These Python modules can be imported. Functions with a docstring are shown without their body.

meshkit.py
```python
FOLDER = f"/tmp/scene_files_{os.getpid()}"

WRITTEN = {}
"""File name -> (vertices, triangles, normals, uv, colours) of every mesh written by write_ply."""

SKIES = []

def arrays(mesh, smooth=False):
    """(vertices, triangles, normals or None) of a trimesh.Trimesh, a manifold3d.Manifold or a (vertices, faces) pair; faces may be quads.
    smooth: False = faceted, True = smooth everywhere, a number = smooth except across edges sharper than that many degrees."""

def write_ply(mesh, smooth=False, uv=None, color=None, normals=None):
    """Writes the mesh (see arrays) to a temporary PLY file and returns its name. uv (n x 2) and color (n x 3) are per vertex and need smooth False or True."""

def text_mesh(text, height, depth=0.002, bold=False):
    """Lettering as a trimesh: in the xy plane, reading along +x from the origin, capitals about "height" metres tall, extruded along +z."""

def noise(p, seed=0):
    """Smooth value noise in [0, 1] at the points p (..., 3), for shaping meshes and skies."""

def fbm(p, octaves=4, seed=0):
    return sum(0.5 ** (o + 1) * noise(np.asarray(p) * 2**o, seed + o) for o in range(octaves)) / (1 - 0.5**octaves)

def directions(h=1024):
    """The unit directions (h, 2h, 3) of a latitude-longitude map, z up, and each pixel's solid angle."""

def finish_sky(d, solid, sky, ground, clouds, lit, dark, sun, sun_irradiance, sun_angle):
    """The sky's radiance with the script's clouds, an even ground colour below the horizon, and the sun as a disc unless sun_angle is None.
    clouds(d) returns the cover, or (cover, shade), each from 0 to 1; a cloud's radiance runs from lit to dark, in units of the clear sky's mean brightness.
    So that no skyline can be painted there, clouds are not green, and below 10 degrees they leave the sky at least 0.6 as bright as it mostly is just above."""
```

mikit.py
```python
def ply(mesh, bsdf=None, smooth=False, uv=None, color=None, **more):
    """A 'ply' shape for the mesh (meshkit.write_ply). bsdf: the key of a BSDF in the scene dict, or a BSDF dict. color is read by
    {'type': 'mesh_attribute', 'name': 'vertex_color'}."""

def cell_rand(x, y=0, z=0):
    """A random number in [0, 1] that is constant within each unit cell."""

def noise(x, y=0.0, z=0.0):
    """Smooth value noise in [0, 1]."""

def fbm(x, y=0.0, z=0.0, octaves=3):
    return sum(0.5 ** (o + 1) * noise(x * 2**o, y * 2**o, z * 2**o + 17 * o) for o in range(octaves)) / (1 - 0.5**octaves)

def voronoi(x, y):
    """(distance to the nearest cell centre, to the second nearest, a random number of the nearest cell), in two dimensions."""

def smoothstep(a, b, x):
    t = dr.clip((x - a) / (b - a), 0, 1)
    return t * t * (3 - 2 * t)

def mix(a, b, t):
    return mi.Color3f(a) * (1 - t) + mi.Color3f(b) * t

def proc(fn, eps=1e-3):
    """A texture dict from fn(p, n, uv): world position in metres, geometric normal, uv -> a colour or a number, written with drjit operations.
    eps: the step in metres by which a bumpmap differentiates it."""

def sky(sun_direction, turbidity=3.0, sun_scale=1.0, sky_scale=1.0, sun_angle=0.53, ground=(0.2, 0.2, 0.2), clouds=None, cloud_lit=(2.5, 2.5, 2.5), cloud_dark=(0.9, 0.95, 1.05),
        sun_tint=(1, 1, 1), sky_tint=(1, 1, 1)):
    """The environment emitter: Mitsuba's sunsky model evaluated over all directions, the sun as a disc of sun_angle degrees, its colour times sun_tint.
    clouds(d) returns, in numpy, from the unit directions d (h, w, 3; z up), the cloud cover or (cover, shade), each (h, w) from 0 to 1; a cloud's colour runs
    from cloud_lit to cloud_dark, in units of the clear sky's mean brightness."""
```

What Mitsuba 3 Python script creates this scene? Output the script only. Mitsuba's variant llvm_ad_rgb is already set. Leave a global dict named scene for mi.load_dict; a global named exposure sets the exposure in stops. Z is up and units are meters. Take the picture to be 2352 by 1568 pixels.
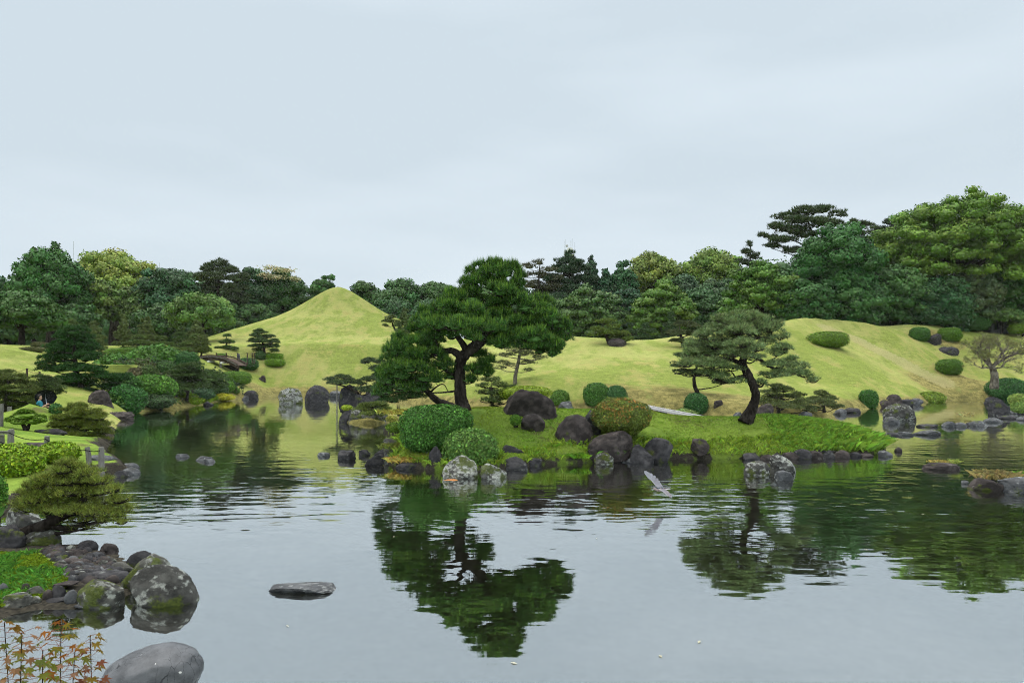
import math
import numpy as np
import trimesh
import drjit as dr
import mitsuba as mi
import mikit
import meshkit
import manifold3d as m3
from mikit import noise, fbm, smoothstep, mix
from scipy.interpolate import RBFInterpolator
from scipy.spatial import cKDTree
import shapely
from shapely.geometry import Polygon

T = mi.ScalarTransform4f
scene, labels = {}, {}

# ------------------------------------------------------------------ camera, sky, exposure
EYE, FOCAL = 3.0, 1704.0                      # eye height over the water; focal length of the survey sketch
scene['camera'] = dict(type='perspective', fov=2 * math.degrees(math.atan(1176 / FOCAL)), near_clip=0.1, far_clip=6000.0,
                       principal_point_offset_y=-66 / 1568,
                       to_world=T().look_at(origin=[0, 0, EYE], target=[0, 10, EYE], up=[0, 0, 1]))
exposure = 1.95


def overcast(d):
    """An even cloud deck, brighter towards the zenith as overcast skies are, with faint soft streaks."""
    z = np.clip(d[..., 2], 0, 1)
    q = np.stack([d[..., 0] * 2.2 + d[..., 2] * 1.5, d[..., 1] * 2.2, d[..., 2] * 9.0], -1)
    w = meshkit.fbm(q, 4, 5) - 0.5
    w2 = meshkit.fbm(np.stack([d[..., 0] * 5, d[..., 1] * 5, d[..., 2] * 16], -1), 4, 9) - 0.5
    t = np.clip((z - 0.40) / 0.55, 0, 1)
    rise = t * t * (3 - 2 * t)
    low = np.clip(1 - z / 0.30, 0, 1) ** 1.6
    shade = 1 - 0.92 * rise - 0.10 * low - 0.10 * w - 0.05 * w2
    return np.ones_like(z), np.clip(shade, 0, 1)


scene['sky'] = mikit.sky((-0.42, 0.10, 0.90), turbidity=3.0, sun_scale=0.16, sun_angle=35.0, clouds=overcast,
                         cloud_lit=(7.0, 7.2, 7.3), cloud_dark=(1.68, 1.95, 2.16))


# ------------------------------------------------------------------ survey: sight lines from the picture to places in the garden
def at(px, py, d):
    """The place seen at sketch point (px, py) at d metres ahead."""
    return np.array([(px - 1176.0) / FOCAL * d, d, EYE - (py - 850.0) / FOCAL * d])


def level(px, py, z=0.0):
    return at(px, py, (EYE - z) * FOCAL / (py - 850.0))


# ------------------------------------------------------------------ materials
def tw(b):
    return {'type': 'twosided', 'bsdf': b}


def pr(color, rough=0.8, spec=0.2, **k):
    c = {'type': 'rgb', 'value': list(color)} if isinstance(color, (tuple, list)) else color
    return tw({'type': 'principled', 'base_color': c, 'roughness': rough, 'specular': spec, **k})


VC = {'type': 'mesh_attribute', 'name': 'vertex_color'}
scene['leaf'] = pr(VC, 0.6, 0.28)
scene['grass_blade'] = pr(VC, 0.7, 0.2)


def bark_fn(p, n, uv):
    a = fbm(p.x * 9, p.y * 9, p.z * 2.5, 3)
    b = noise(p.x * 40, p.y * 40, p.z * 12)
    return mix((0.014, 0.011, 0.009), (0.062, 0.052, 0.044), smoothstep(0.3, 0.8, a * 0.75 + b * 0.25))


scene['bark'] = pr(mikit.proc(bark_fn), 0.9, 0.1)


def pale_bark_fn(p, n, uv):
    a = fbm(p.x * 7, p.y * 7, p.z * 3, 3)
    return mix((0.055, 0.048, 0.035), (0.20, 0.18, 0.14), smoothstep(0.3, 0.75, a))


scene['pale_bark'] = pr(mikit.proc(pale_bark_fn), 0.9, 0.1)


def rock_fn(base, light, lichen, lichen_amount, moss_amount, k=1.0):
    def fn(p, n, uv):
        x, y, z = p.x * k, p.y * k, p.z * k
        g = fbm(x * 6, y * 6, z * 6, 4)
        grain = noise(x * 55, y * 55, z * 55)
        c = mix(base, light, smoothstep(0.35, 0.75, g) * 0.75 + grain * 0.25)
        li = fbm(x * 13 + 31, y * 13, z * 13 + 7, 5)
        zone = fbm(x * 2.1 + 5, y * 2.1, z * 2.1, 3)
        c = mix(c, mix(lichen, light, noise(x * 30, y * 30, z * 30) * 0.6), smoothstep(0.53, 0.68, li * 0.6 + zone * 0.4 + lichen_amount) * 0.85)
        mo = fbm(x * 3.3 + 11, y * 3.3 + 3, z * 3.3, 4)
        mg = noise(x * 40, y * 40 + 9, z * 40)
        return mix(c, mix((0.030, 0.045, 0.006), (0.085, 0.105, 0.014), mg), smoothstep(0.56, 0.70, mo + moss_amount + 0.10 * mg) * 0.85)
    return fn


scene['dark_rock'] = pr(mikit.proc(rock_fn((0.015, 0.015, 0.017), (0.062, 0.060, 0.063), (0.19, 0.20, 0.185), -0.08, -0.12)), 0.75, 0.25)
scene['brown_rock'] = pr(mikit.proc(rock_fn((0.024, 0.020, 0.019), (0.088, 0.074, 0.069), (0.20, 0.19, 0.17), -0.11, -0.15)), 0.85, 0.2)
scene['grey_rock'] = pr(mikit.proc(rock_fn((0.035, 0.037, 0.040), (0.125, 0.13, 0.135), (0.34, 0.35, 0.34), -0.04, -0.14)), 0.7, 0.3)
scene['lichen_rock'] = pr(mikit.proc(rock_fn((0.024, 0.024, 0.022), (0.090, 0.090, 0.082), (0.42, 0.44, 0.40), 0.050, -0.07)), 0.85, 0.2)
scene['white_rock'] = pr(mikit.proc(rock_fn((0.040, 0.040, 0.036), (0.16, 0.16, 0.145), (0.44, 0.46, 0.41), 0.09, 0.02, 1.3)), 0.85, 0.2)
scene['mossy_rock'] = pr(mikit.proc(rock_fn((0.026, 0.026, 0.023), (0.105, 0.105, 0.092), (0.32, 0.34, 0.30), 0.02, 0.03, 1.5)), 0.85, 0.2)


def cracked_fn(p, n, uv):
    wx = (noise(p.x * 5, p.y * 5, 3) - 0.5) * 0.16
    wy = (noise(p.x * 5, p.y * 5, 8) - 0.5) * 0.16
    a, b, r = mikit.voronoi((p.x + wx) * 8.5, (p.y + wy) * 11.0)
    g = fbm(p.x * 9, p.y * 9, p.z * 9, 4)
    grain = noise(p.x * 90, p.y * 90, p.z * 90)
    c = mix((0.060, 0.064, 0.070), (0.13, 0.135, 0.145), smoothstep(0.3, 0.7, g) * 0.7 + grain * 0.3)
    c = mix(c, (0.030, 0.032, 0.036), (1 - smoothstep(0.012, 0.05, b - a)) * smoothstep(0.35, 0.5, noise(p.x * 3, p.y * 3, 1)))
    spot = noise(p.x * 26 + 5, p.y * 26, p.z * 26)
    return mix(c, (0.55, 0.55, 0.53), smoothstep(0.925, 0.945, spot))


scene['cracked_rock'] = pr(mikit.proc(cracked_fn), 0.6, 0.35)


def lawn_fn(p, n, uv):
    """uv.x: share of dry brown turf, uv.y: share of straw."""
    a = fbm(p.x * 0.10, p.y * 0.10, 0, 3)
    b = fbm(p.x * 0.9, p.y * 0.45, 4, 3)
    g = fbm(p.x * 3.5, p.y * 2.4, p.z * 3.5, 3)
    gg = noise(p.x * 19, p.y * 15, p.z * 19)
    c = mix((0.168, 0.206, 0.045), (0.258, 0.274, 0.086), smoothstep(0.36, 0.66, a * 0.5 + b * 0.5))
    c = mix(c, (0.24, 0.205, 0.070), smoothstep(0.52, 0.70, b * 0.5 + g * 0.5) * 0.55)
    streak = noise(p.x * 1.6 + 0.7 * p.z, p.y * 3.2, p.z * 4.0)
    c = c * (0.46 + 0.46 * g + 0.40 * gg + 0.24 * streak)
    ragged = (g - 0.5) * 0.9 + (gg - 0.5) * 0.5
    brown = smoothstep(0.35, 0.65, uv.x + ragged * 0.8)
    c = mix(c, mix((0.085, 0.082, 0.028), (0.27, 0.235, 0.082), smoothstep(0.25, 0.75, g * 0.5 + gg * 0.25 + streak * 0.25)), brown)
    straw = smoothstep(0.45, 0.6, uv.y + ragged * 0.5)
    c = mix(c, mix((0.22, 0.20, 0.085), (0.38, 0.34, 0.18), gg), straw * 0.6)
    return c


scene['lawn_turf'] = pr(mikit.proc(lawn_fn), 0.95, 0.05)


def island_fn(p, n, uv):
    a = fbm(p.x * 0.55, p.y * 0.55, 2, 3)
    g = fbm(p.x * 6, p.y * 6, p.z * 6, 3)
    gg = noise(p.x * 34, p.y * 34, p.z * 34)
    c = mix((0.098, 0.160, 0.024), (0.155, 0.222, 0.036), smoothstep(0.35, 0.65, a))
    c = c * (0.5 + 0.6 * g + 0.4 * gg)
    bare = smoothstep(0.60, 0.72, fbm(p.x * 0.8 + 9, p.y * 0.8, 1, 3) * 0.7 + g * 0.3)
    c = mix(c, (0.075, 0.062, 0.030), bare * 0.8)
    soil = smoothstep(0.4, 0.6, uv.x + (g - 0.5) * 0.7)
    return mix(c, mix((0.018, 0.017, 0.014), (0.065, 0.058, 0.044), gg), soil)


scene['island_turf'] = pr(mikit.proc(island_fn), 0.95, 0.05)


def bed_fn(p, n, uv):
    g = fbm(p.x * 2.5, p.y * 2.5, 0, 3)
    return mix((0.022, 0.022, 0.012), (0.060, 0.056, 0.034), g)


scene['pond_mud'] = pr(mikit.proc(bed_fn), 0.95, 0.05)


def ripple_fn(p, n, uv):
    zone = smoothstep(0.46, 0.62, fbm(p.x * 0.16 + 3.1, p.y * 0.13 + 1.7, 0, 2))
    far = smoothstep(11.5, 15.0, p.y + 0.10 * p.x) * (1 - smoothstep(24, 34, p.y))
    amp = 0.0017 + 0.0040 * zone * far + 0.0018 * far
    w = noise(p.x * 1.3 + 0.4 * p.y, p.y * 3.4, 1.0) + 0.55 * noise(p.x * 2.4 - 0.5 * p.y, p.y * 6.3, 5.0) + 0.22 * noise(p.x * 6, p.y * 13, 9.0)
    return amp * w + 0.004 * noise(p.x * 0.5, p.y * 0.8, 3.0)


water = {'type': 'blendbsdf', 'weight': 0.57,
         'a': {'type': 'dielectric', 'int_ior': 1.333, 'ext_ior': 1.0},
         'b': {'type': 'conductor', 'material': 'none', 'specular_reflectance': {'type': 'rgb', 'value': [0.92, 0.95, 0.95]}}}
scene['pond_water'] = {'type': 'bumpmap', 'scale': 1.0, 'tex': mikit.proc(ripple_fn, 0.012), 'bsdf': water}

scene['old_wood'] = pr(mikit.proc(lambda p, n, uv: mix((0.10, 0.095, 0.085), (0.27, 0.26, 0.24), fbm(p.x * 14, p.y * 14, p.z * 3, 3))), 0.85, 0.15)
scene['dark_wood'] = pr(mikit.proc(lambda p, n, uv: mix((0.030, 0.022, 0.018), (0.12, 0.085, 0.065), fbm(p.x * 3, p.y * 12, p.z * 12, 3))), 0.8, 0.15)
scene['black_rope'] = pr((0.012, 0.012, 0.012), 0.9, 0.1)
scene['white_paint'] = pr((0.78, 0.78, 0.76), 0.6, 0.3)
scene['pale_stone'] = pr(mikit.proc(lambda p, n, uv: mix((0.20, 0.20, 0.195), (0.42, 0.42, 0.41), fbm(p.x * 4, p.y * 4, p.z * 4, 3))), 0.8, 0.2)
scene['concrete'] = pr((0.40, 0.41, 0.42), 0.85, 0.2)
scene['grey_metal'] = pr((0.45, 0.48, 0.52), 0.5, 0.4)
scene['window_glass'] = pr((0.05, 0.06, 0.08), 0.2, 0.5)
scene['skin'] = pr((0.50, 0.30, 0.21), 0.6, 0.3)
scene['hair'] = pr((0.015, 0.012, 0.010), 0.6, 0.3)
scene['teal_cloth'] = pr((0.035, 0.19, 0.25), 0.9, 0.1)
scene['dark_cloth'] = pr((0.018, 0.020, 0.028), 0.9, 0.1)
scene['white_cloth'] = pr((0.75, 0.75, 0.75), 0.9, 0.1)
scene['umbrella_cloth'] = pr((0.020, 0.022, 0.032), 0.7, 0.2)
scene['koi_skin'] = pr((0.62, 0.22, 0.04), 0.4, 0.4)
scene['feather'] = pr(VC, 0.8, 0.15)
scene['maple_leaf'] = {'type': 'principledthin', 'base_color': VC, 'roughness': 0.55, 'diff_trans': 0.7, 'spec_trans': 0.0, 'eta': 1.4}


# ------------------------------------------------------------------ keys and labels
COUNT = {}


def fresh(name):
    k = COUNT.get(name, -1) + 1
    COUNT[name] = k
    return name if k == 0 else f'{name}_{k:03d}'


def thing(name, label, cat, group=None, kind=None):
    key = fresh(name)
    labels[key] = {'label': label, 'category': cat}
    if group:
        labels[key]['group'] = group
    if kind:
        labels[key]['kind'] = kind
    return key


def part(parent, name, mesh, bsdf, smooth=False, color=None, kind=None, uv=None):
    key = fresh(parent + '__' + name)
    if isinstance(mesh, trimesh.Trimesh):
        mesh = (np.asarray(mesh.vertices), np.asarray(mesh.faces))
    scene[key] = mikit.ply(mesh, bsdf, smooth=smooth, color=color, uv=uv)
    if kind:
        labels[key] = {'kind': kind}
    return key


def solo(name, label, cat, mesh, bsdf, smooth=False, color=None, group=None, kind=None, uv=None):
    key = thing(name, label, cat, group, kind)
    if isinstance(mesh, trimesh.Trimesh):
        mesh = (np.asarray(mesh.vertices), np.asarray(mesh.faces))
    scene[key] = mikit.ply(mesh, bsdf, smooth=smooth, color=color, uv=uv)
    return key


def struct(name, label, mesh, bsdf, smooth=False, uv=None):
    scene[name] = mikit.ply(mesh, bsdf, smooth=smooth, uv=uv)
    labels[name] = {'label': label, 'category': name.replace('_', ' '), 'kind': 'structure'}


# ------------------------------------------------------------------ mesh helpers
def join(parts):
    """[(v, f, c), ...] as one (v, f), c."""
    vs, fs, cs, k = [], [], [], 0
    for p in parts:
        vs.append(p[0]); fs.append(np.asarray(p[1]) + k); k += len(p[0])
        cs.append(p[2] if len(p) > 2 else np.zeros((len(p[0]), 3)))
    return (np.vstack(vs), np.vstack(fs)), np.vstack(cs)


def smooth_line(pts, n=5):
    """Catmull-Rom through the rows of pts."""
    p = np.asarray(pts, float)
    if len(p) < 3:
        t = np.linspace(0, 1, n + 1)[:, None]
        return p[0] * (1 - t) + p[-1] * t
    q = np.vstack([2 * p[0] - p[1], p, 2 * p[-1] - p[-2]])
    out = []
    for i in range(1, len(q) - 2):
        t = np.linspace(0, 1, n, endpoint=False)[:, None]
        a, b, c, d = q[i - 1], q[i], q[i + 1], q[i + 2]
        out.append(0.5 * ((2 * b) + (c - a) * t + (2 * a - 5 * b + 4 * c - d) * t ** 2 + (3 * b - a - 3 * c + d) * t ** 3))
    return np.vstack(out + [p[-1:]])


def tube(pts, radii, sides=7, rng=None, rough=0.0):
    p = np.asarray(pts, float)
    r = np.broadcast_to(np.asarray(radii, float), (len(p),))
    t = np.gradient(p, axis=0)
    t /= np.linalg.norm(t, axis=1, keepdims=True) + 1e-12
    a = np.zeros_like(t)
    a[0] = np.cross(t[0], [0, 0, 1.0] if abs(t[0, 2]) < 0.9 else [0, 1.0, 0])
    a[0] /= np.linalg.norm(a[0])
    for i in range(1, len(t)):                  # carried along the line without twist
        a[i] = a[i - 1] - t[i] * (a[i - 1] @ t[i])
        a[i] /= np.linalg.norm(a[i]) + 1e-12
    b = np.cross(t, a)
    ang = np.arange(sides) * 2 * np.pi / sides
    rr = r[:, None] * np.ones((1, sides))
    if rng is not None and rough:
        rr = rr * (1 + rng.uniform(-rough, rough, rr.shape))
    v = p[:, None] + rr[..., None] * (np.cos(ang)[None, :, None] * a[:, None] + np.sin(ang)[None, :, None] * b[:, None])
    i, j = np.meshgrid(np.arange(len(p) - 1), np.arange(sides), indexing='ij')
    q = np.stack([i * sides + j, i * sides + (j + 1) % sides, (i + 1) * sides + (j + 1) % sides, (i + 1) * sides + j], -1).reshape(-1, 4)
    f = np.vstack([q[:, [0, 2, 1]], q[:, [0, 3, 2]]])
    v = np.vstack([v.reshape(-1, 3), p[:1], p[-1:]])
    n, s = len(p), sides
    k = np.arange(s)
    f = np.vstack([f, np.stack([np.full(s, n * s), k, (k + 1) % s], 1), np.stack([np.full(s, n * s + 1), (n - 1) * s + (k + 1) % s, (n - 1) * s + k], 1)])
    return v, f


def line3(pts, radii, n=5):
    """Smoothed points and radii of a limb given as [(point), ...] and [radius, ...]."""
    q = smooth_line(np.hstack([np.asarray(pts, float), np.asarray(radii, float)[:, None]]), n)
    return q[:, :3], np.maximum(q[:, 3], 0.002)


def unit(v):
    return v / (np.linalg.norm(v, axis=-1, keepdims=True) + 1e-12)


def tint(base, n, rng, var=0.25, hue=0.12):
    """n colours round base: each leaf its own."""
    c = np.asarray(base, float)[None] * np.exp(rng.normal(0, var, (n, 1)))
    return np.clip(c * np.exp(rng.normal(0, hue, (n, 3)) * [1, 0.35, 0.8]), 0.002, 0.9)


def leaf_tris(P, N, size, rng, col, aspect=0.6, spread=0.8, var=0.25, hue=0.12):
    """One leaf (a rhombus of two triangles, a little folded) at every point P, facing roughly N."""
    n = len(P)
    nn = unit(N + spread * rng.normal(0, 0.6, (n, 3)))
    a = unit(np.cross(nn, rng.normal(0, 1, (n, 3))))
    b = np.cross(nn, a)
    s = (size * rng.uniform(0.6, 1.35, n))[:, None]
    v = np.stack([P - a * s * 0.5, P + b * s * aspect * 0.5 + nn * s * 0.1, P + a * s * 0.5, P - b * s * aspect * 0.5 + nn * s * 0.1], 1).reshape(-1, 3)
    k = np.arange(n)[:, None] * 4
    f = np.vstack([k + [0, 2, 1], k + [0, 3, 2]])
    c = tint(col, n, rng, var, hue) if np.ndim(col) == 1 else col
    return v, f, np.repeat(c, 4, 0)


def spray_tris(P, N, size, rng, col, spread=0.8, var=0.25, hue=0.12):
    """One triangle per leaf spray, for foliage far off."""
    n = len(P)
    nn = unit(N + spread * rng.normal(0, 0.6, (n, 3)))
    a = unit(np.cross(nn, rng.normal(0, 1, (n, 3))))
    b = np.cross(nn, a)
    s = (size * rng.uniform(0.6, 1.4, n))[:, None]
    v = np.stack([P - a * s * 0.55, P + a * s * 0.55, P + b * s * 0.85], 1).reshape(-1, 3)
    f = np.arange(3 * n).reshape(-1, 3)
    c = tint(col, n, rng, var, hue) if np.ndim(col) == 1 else col
    return v, f, np.repeat(c, 3, 0)


def needle_tufts(P, A, k, length, width, rng, col, fan=0.55, var=0.22, hue=0.1):
    """k needles from every point P, fanned round the axis A."""
    n = len(P)
    P, A = np.repeat(P, k, 0), np.repeat(A, k, 0)
    d = unit(A + fan * rng.normal(0, 1, (n * k, 3)))
    s = unit(np.cross(d, rng.normal(0, 1, (n * k, 3)))) * width * 0.5
    L = (length * rng.uniform(0.7, 1.25, n * k))[:, None]
    v = np.stack([P - s, P + s, P + d * L], 1).reshape(-1, 3)
    f = np.arange(3 * n * k).reshape(-1, 3)
    c = np.repeat(tint(col, n, rng, var, hue), k, 0) if np.ndim(col) == 1 else np.repeat(col, k, 0)
    return v, f, np.repeat(c, 3, 0)


def blades(P, height, width, rng, col, lean=0.35, var=0.25, hue=0.12):
    """Grass blades: a bent pair of triangles at every point."""
    n = len(P)
    h = (height * rng.uniform(0.5, 1.3, n))[:, None]
    az = rng.uniform(0, 2 * np.pi, n)
    side = np.stack([np.cos(az), np.sin(az), 0 * az], 1) * (width * rng.uniform(0.7, 1.3, n))[:, None] * 0.5
    out = np.stack([np.cos(az + 1.3), np.sin(az + 1.3), 0 * az], 1)
    l = (lean * rng.uniform(0.1, 1.5, n))[:, None]
    mid = P + np.array([0, 0, 1.0]) * h * 0.6 + out * l * h * 0.3
    tip = P + np.array([0, 0, 1.0]) * h * (1 - 0.3 * np.minimum(l, 1)) + out * l * h
    v = np.stack([P - side, P + side, mid + side * 0.7, tip], 1).reshape(-1, 3)
    i = np.arange(n)[:, None] * 4
    f = np.vstack([i + [0, 1, 2], i + [0, 2, 3]])
    c = tint(col, n, rng, var, hue) if np.ndim(col) == 1 else col
    return v, f, np.repeat(c, 4, 0)


ICO = [trimesh.creation.icosphere(subdivisions=s) for s in range(5)]


def ball(center, radii, sub=1, rng=None, lump=0.0, col=None):
    v = np.array(ICO[sub].vertices)
    if lump:
        s = rng.uniform(0, 50, 3)
        v = v * (1 + lump * (meshkit.fbm(v * 2 + s, 2) - 0.5) * 2)[:, None]
    v = v * np.asarray(radii) + center
    return v, np.array(ICO[sub].faces), np.repeat(np.asarray(col if col is not None else (0, 0, 0), float)[None], len(v), 0)


def box(center, size, rotz=0.0):
    m = trimesh.creation.box(size)
    v = np.array(m.vertices)
    c, s = math.cos(rotz), math.sin(rotz)
    v = v @ np.array([[c, s, 0], [-s, c, 0], [0, 0, 1]])
    return v + np.asarray(center), np.array(m.faces)


# ------------------------------------------------------------------ plants
def superpoints(n, radii, p, rng, low=-0.75):
    """n points on a superellipsoid's surface (outside its lowest part) and their normals."""
    u = unit(rng.normal(0, 1, (int(n * 2.2), 3)))
    u = u[u[:, 2] > low][:n]
    q = np.asarray(radii, float)
    r = (np.abs(u / q) ** p).sum(1) ** (-1 / p)
    x = u * r[:, None]
    nrm = unit(np.sign(x) * np.abs(x / q) ** (p - 1) / q)
    return x, nrm


def clipped(name, label, cat, px, py, hw, hh, d, col, leaf=0.06, power=2.6, deep=None, rough=0.10, group=None, cover=1.7, z=None, spread=1.0, var=0.38):
    """A clipped shrub: a rounded dense body of leaves. (px, py) its middle, hw and hh its half width and height in the sketch."""
    if d > 40:
        d = ground_hit(px, py + hh * 0.7, d)
    s = FOCAL / d
    rng = np.random.default_rng(abs(hash((int(px * 10), int(py * 10)))) % 2 ** 31)
    c = at(px, py, d)
    r = np.array([hw / s, (deep or hw * 0.9) / s, hh / s])
    area = 4 * np.pi * ((r[0] * r[1]) ** 1.6 / 3 + (r[0] * r[2]) ** 1.6 / 3 + (r[1] * r[2]) ** 1.6 / 3) ** (1 / 1.6)
    n = int(min(16000, cover * 1.15 * area / (0.3 * leaf * leaf)))
    x, nn = superpoints(n, r, power, rng, -0.86)
    lump = 1 + rough * 2 * (meshkit.fbm(x / r * 1.7 + c, 3) - 0.5)
    P = x * lump[:, None] * rng.uniform(0.87, 1.05, len(x))[:, None]
    core = np.array(ICO[3].vertices)
    cr = (np.abs(core / r) ** power).sum(1) ** (-1 / power)
    core = core * cr[:, None]
    core = core * (1 + rough * 2 * (meshkit.fbm(core / r * 1.7 + c, 3) - 0.5))[:, None] * 0.88
    parts = [leaf_tris(P + c, nn, leaf, rng, col, spread=spread, var=var),
             (core + c, np.array(ICO[3].faces), np.repeat(np.asarray(col, float)[None], len(core), 0))]
    m, cc = join(parts)
    key = thing(name, label, cat, group)
    part(key, 'foliage', m, 'leaf', color=cc)
    st = [tube(np.array([c + [dx * r[0], 0, -r[2] * 0.7], c + [dx * r[0] * 0.6, 0, -r[2] * 1.25]]), [0.03, 0.035], 5) for dx in (-0.3, 0.05, 0.35)]
    part(key, 'stem', join(st)[0], 'bark', smooth=True)
    return key


def crown(blobs, leaf, rng, col, cover=1.3, far=True, core=0.66, spread=0.9, low=-0.55, most=22000, var=0.25, clump=0.22, hue=0.12):
    """A crown of leafy clumps: blobs are (centre, radii). Leaves cover the clumps' surfaces; leaves inside another clump are left out."""
    C = np.array([b[0] for b in blobs]); R = np.array([np.broadcast_to(b[1], 3) for b in blobs])
    per = 4 * np.pi * (R.prod(1)) ** (2 / 3)
    n = np.maximum(6, cover * per / (0.47 * leaf * leaf * (1.0 if far else 0.64))).astype(int)
    if n.sum() > most:
        n = np.maximum(6, (n * most / n.sum())).astype(int)
    Ps, Ns, Ks = [], [], []
    for i in range(len(C)):
        u = unit(rng.normal(0, 1, (int(n[i] * 1.6), 3)))
        u = u[u[:, 2] > low + 0.25 * rng.uniform(-1, 1, len(u))][:n[i]]
        Ps.append(C[i] + u * R[i] * rng.uniform(0.70, 1.14, (len(u), 1))); Ns.append(unit(u / R[i])); Ks.append(np.full(len(u), i))
    P, N, K = np.vstack(Ps), np.vstack(Ns), np.concatenate(Ks)
    keep = np.ones(len(P), bool)
    for i in range(len(C)):
        inside = (((P - C[i]) / (R[i] * 0.80)) ** 2).sum(1) < 1
        keep &= ~inside | (K == i)
    P, N, K = P[keep], N[keep], K[keep]
    clumpc = tint(col, len(C), rng, clump, hue * 0.6)
    leafc = np.clip(clumpc[K] * np.exp(rng.normal(0, var, (len(K), 1))) * np.exp(rng.normal(0, hue * 0.7, (len(K), 3)) * [1, 0.3, 0.8]), 0.002, 0.9)
    fn = spray_tris if far else leaf_tris
    parts = [fn(P, N, leaf, rng, leafc, spread=spread)]
    if core:
        for i in range(len(C)):
            parts.append(ball(C[i], R[i] * core, 1, rng, 0.15, clumpc[i]))
    return join(parts)


def envelope(c, r, n, size, rng, low=-0.35, squash=0.75, fill=0.25):
    """Clumps spread over an ellipsoid: [(centre, radii), ...]."""
    out, i, gold = [], np.arange(n) + 0.5, np.pi * (1 + 5 ** 0.5)
    z = 1 - i / n * (1 - low)
    ph = gold * i + rng.uniform(0, 6)
    u = np.stack([np.sqrt(1 - z * z) * np.cos(ph), np.sqrt(1 - z * z) * np.sin(ph), z], 1) + rng.normal(0, 0.10, (n, 3))
    for k in range(n):
        s = size * rng.uniform(0.72, 1.3)
        out.append((c + u[k] * (r - s * 0.55) * rng.uniform(0.88, 1.06), np.array([s, s, s * squash])))
    for k in range(int(n * fill)):
        s = size * 1.3
        out.append((c + u[(k * 3) % n] * r * 0.45, np.array([s, s, s])))
    return out


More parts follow.
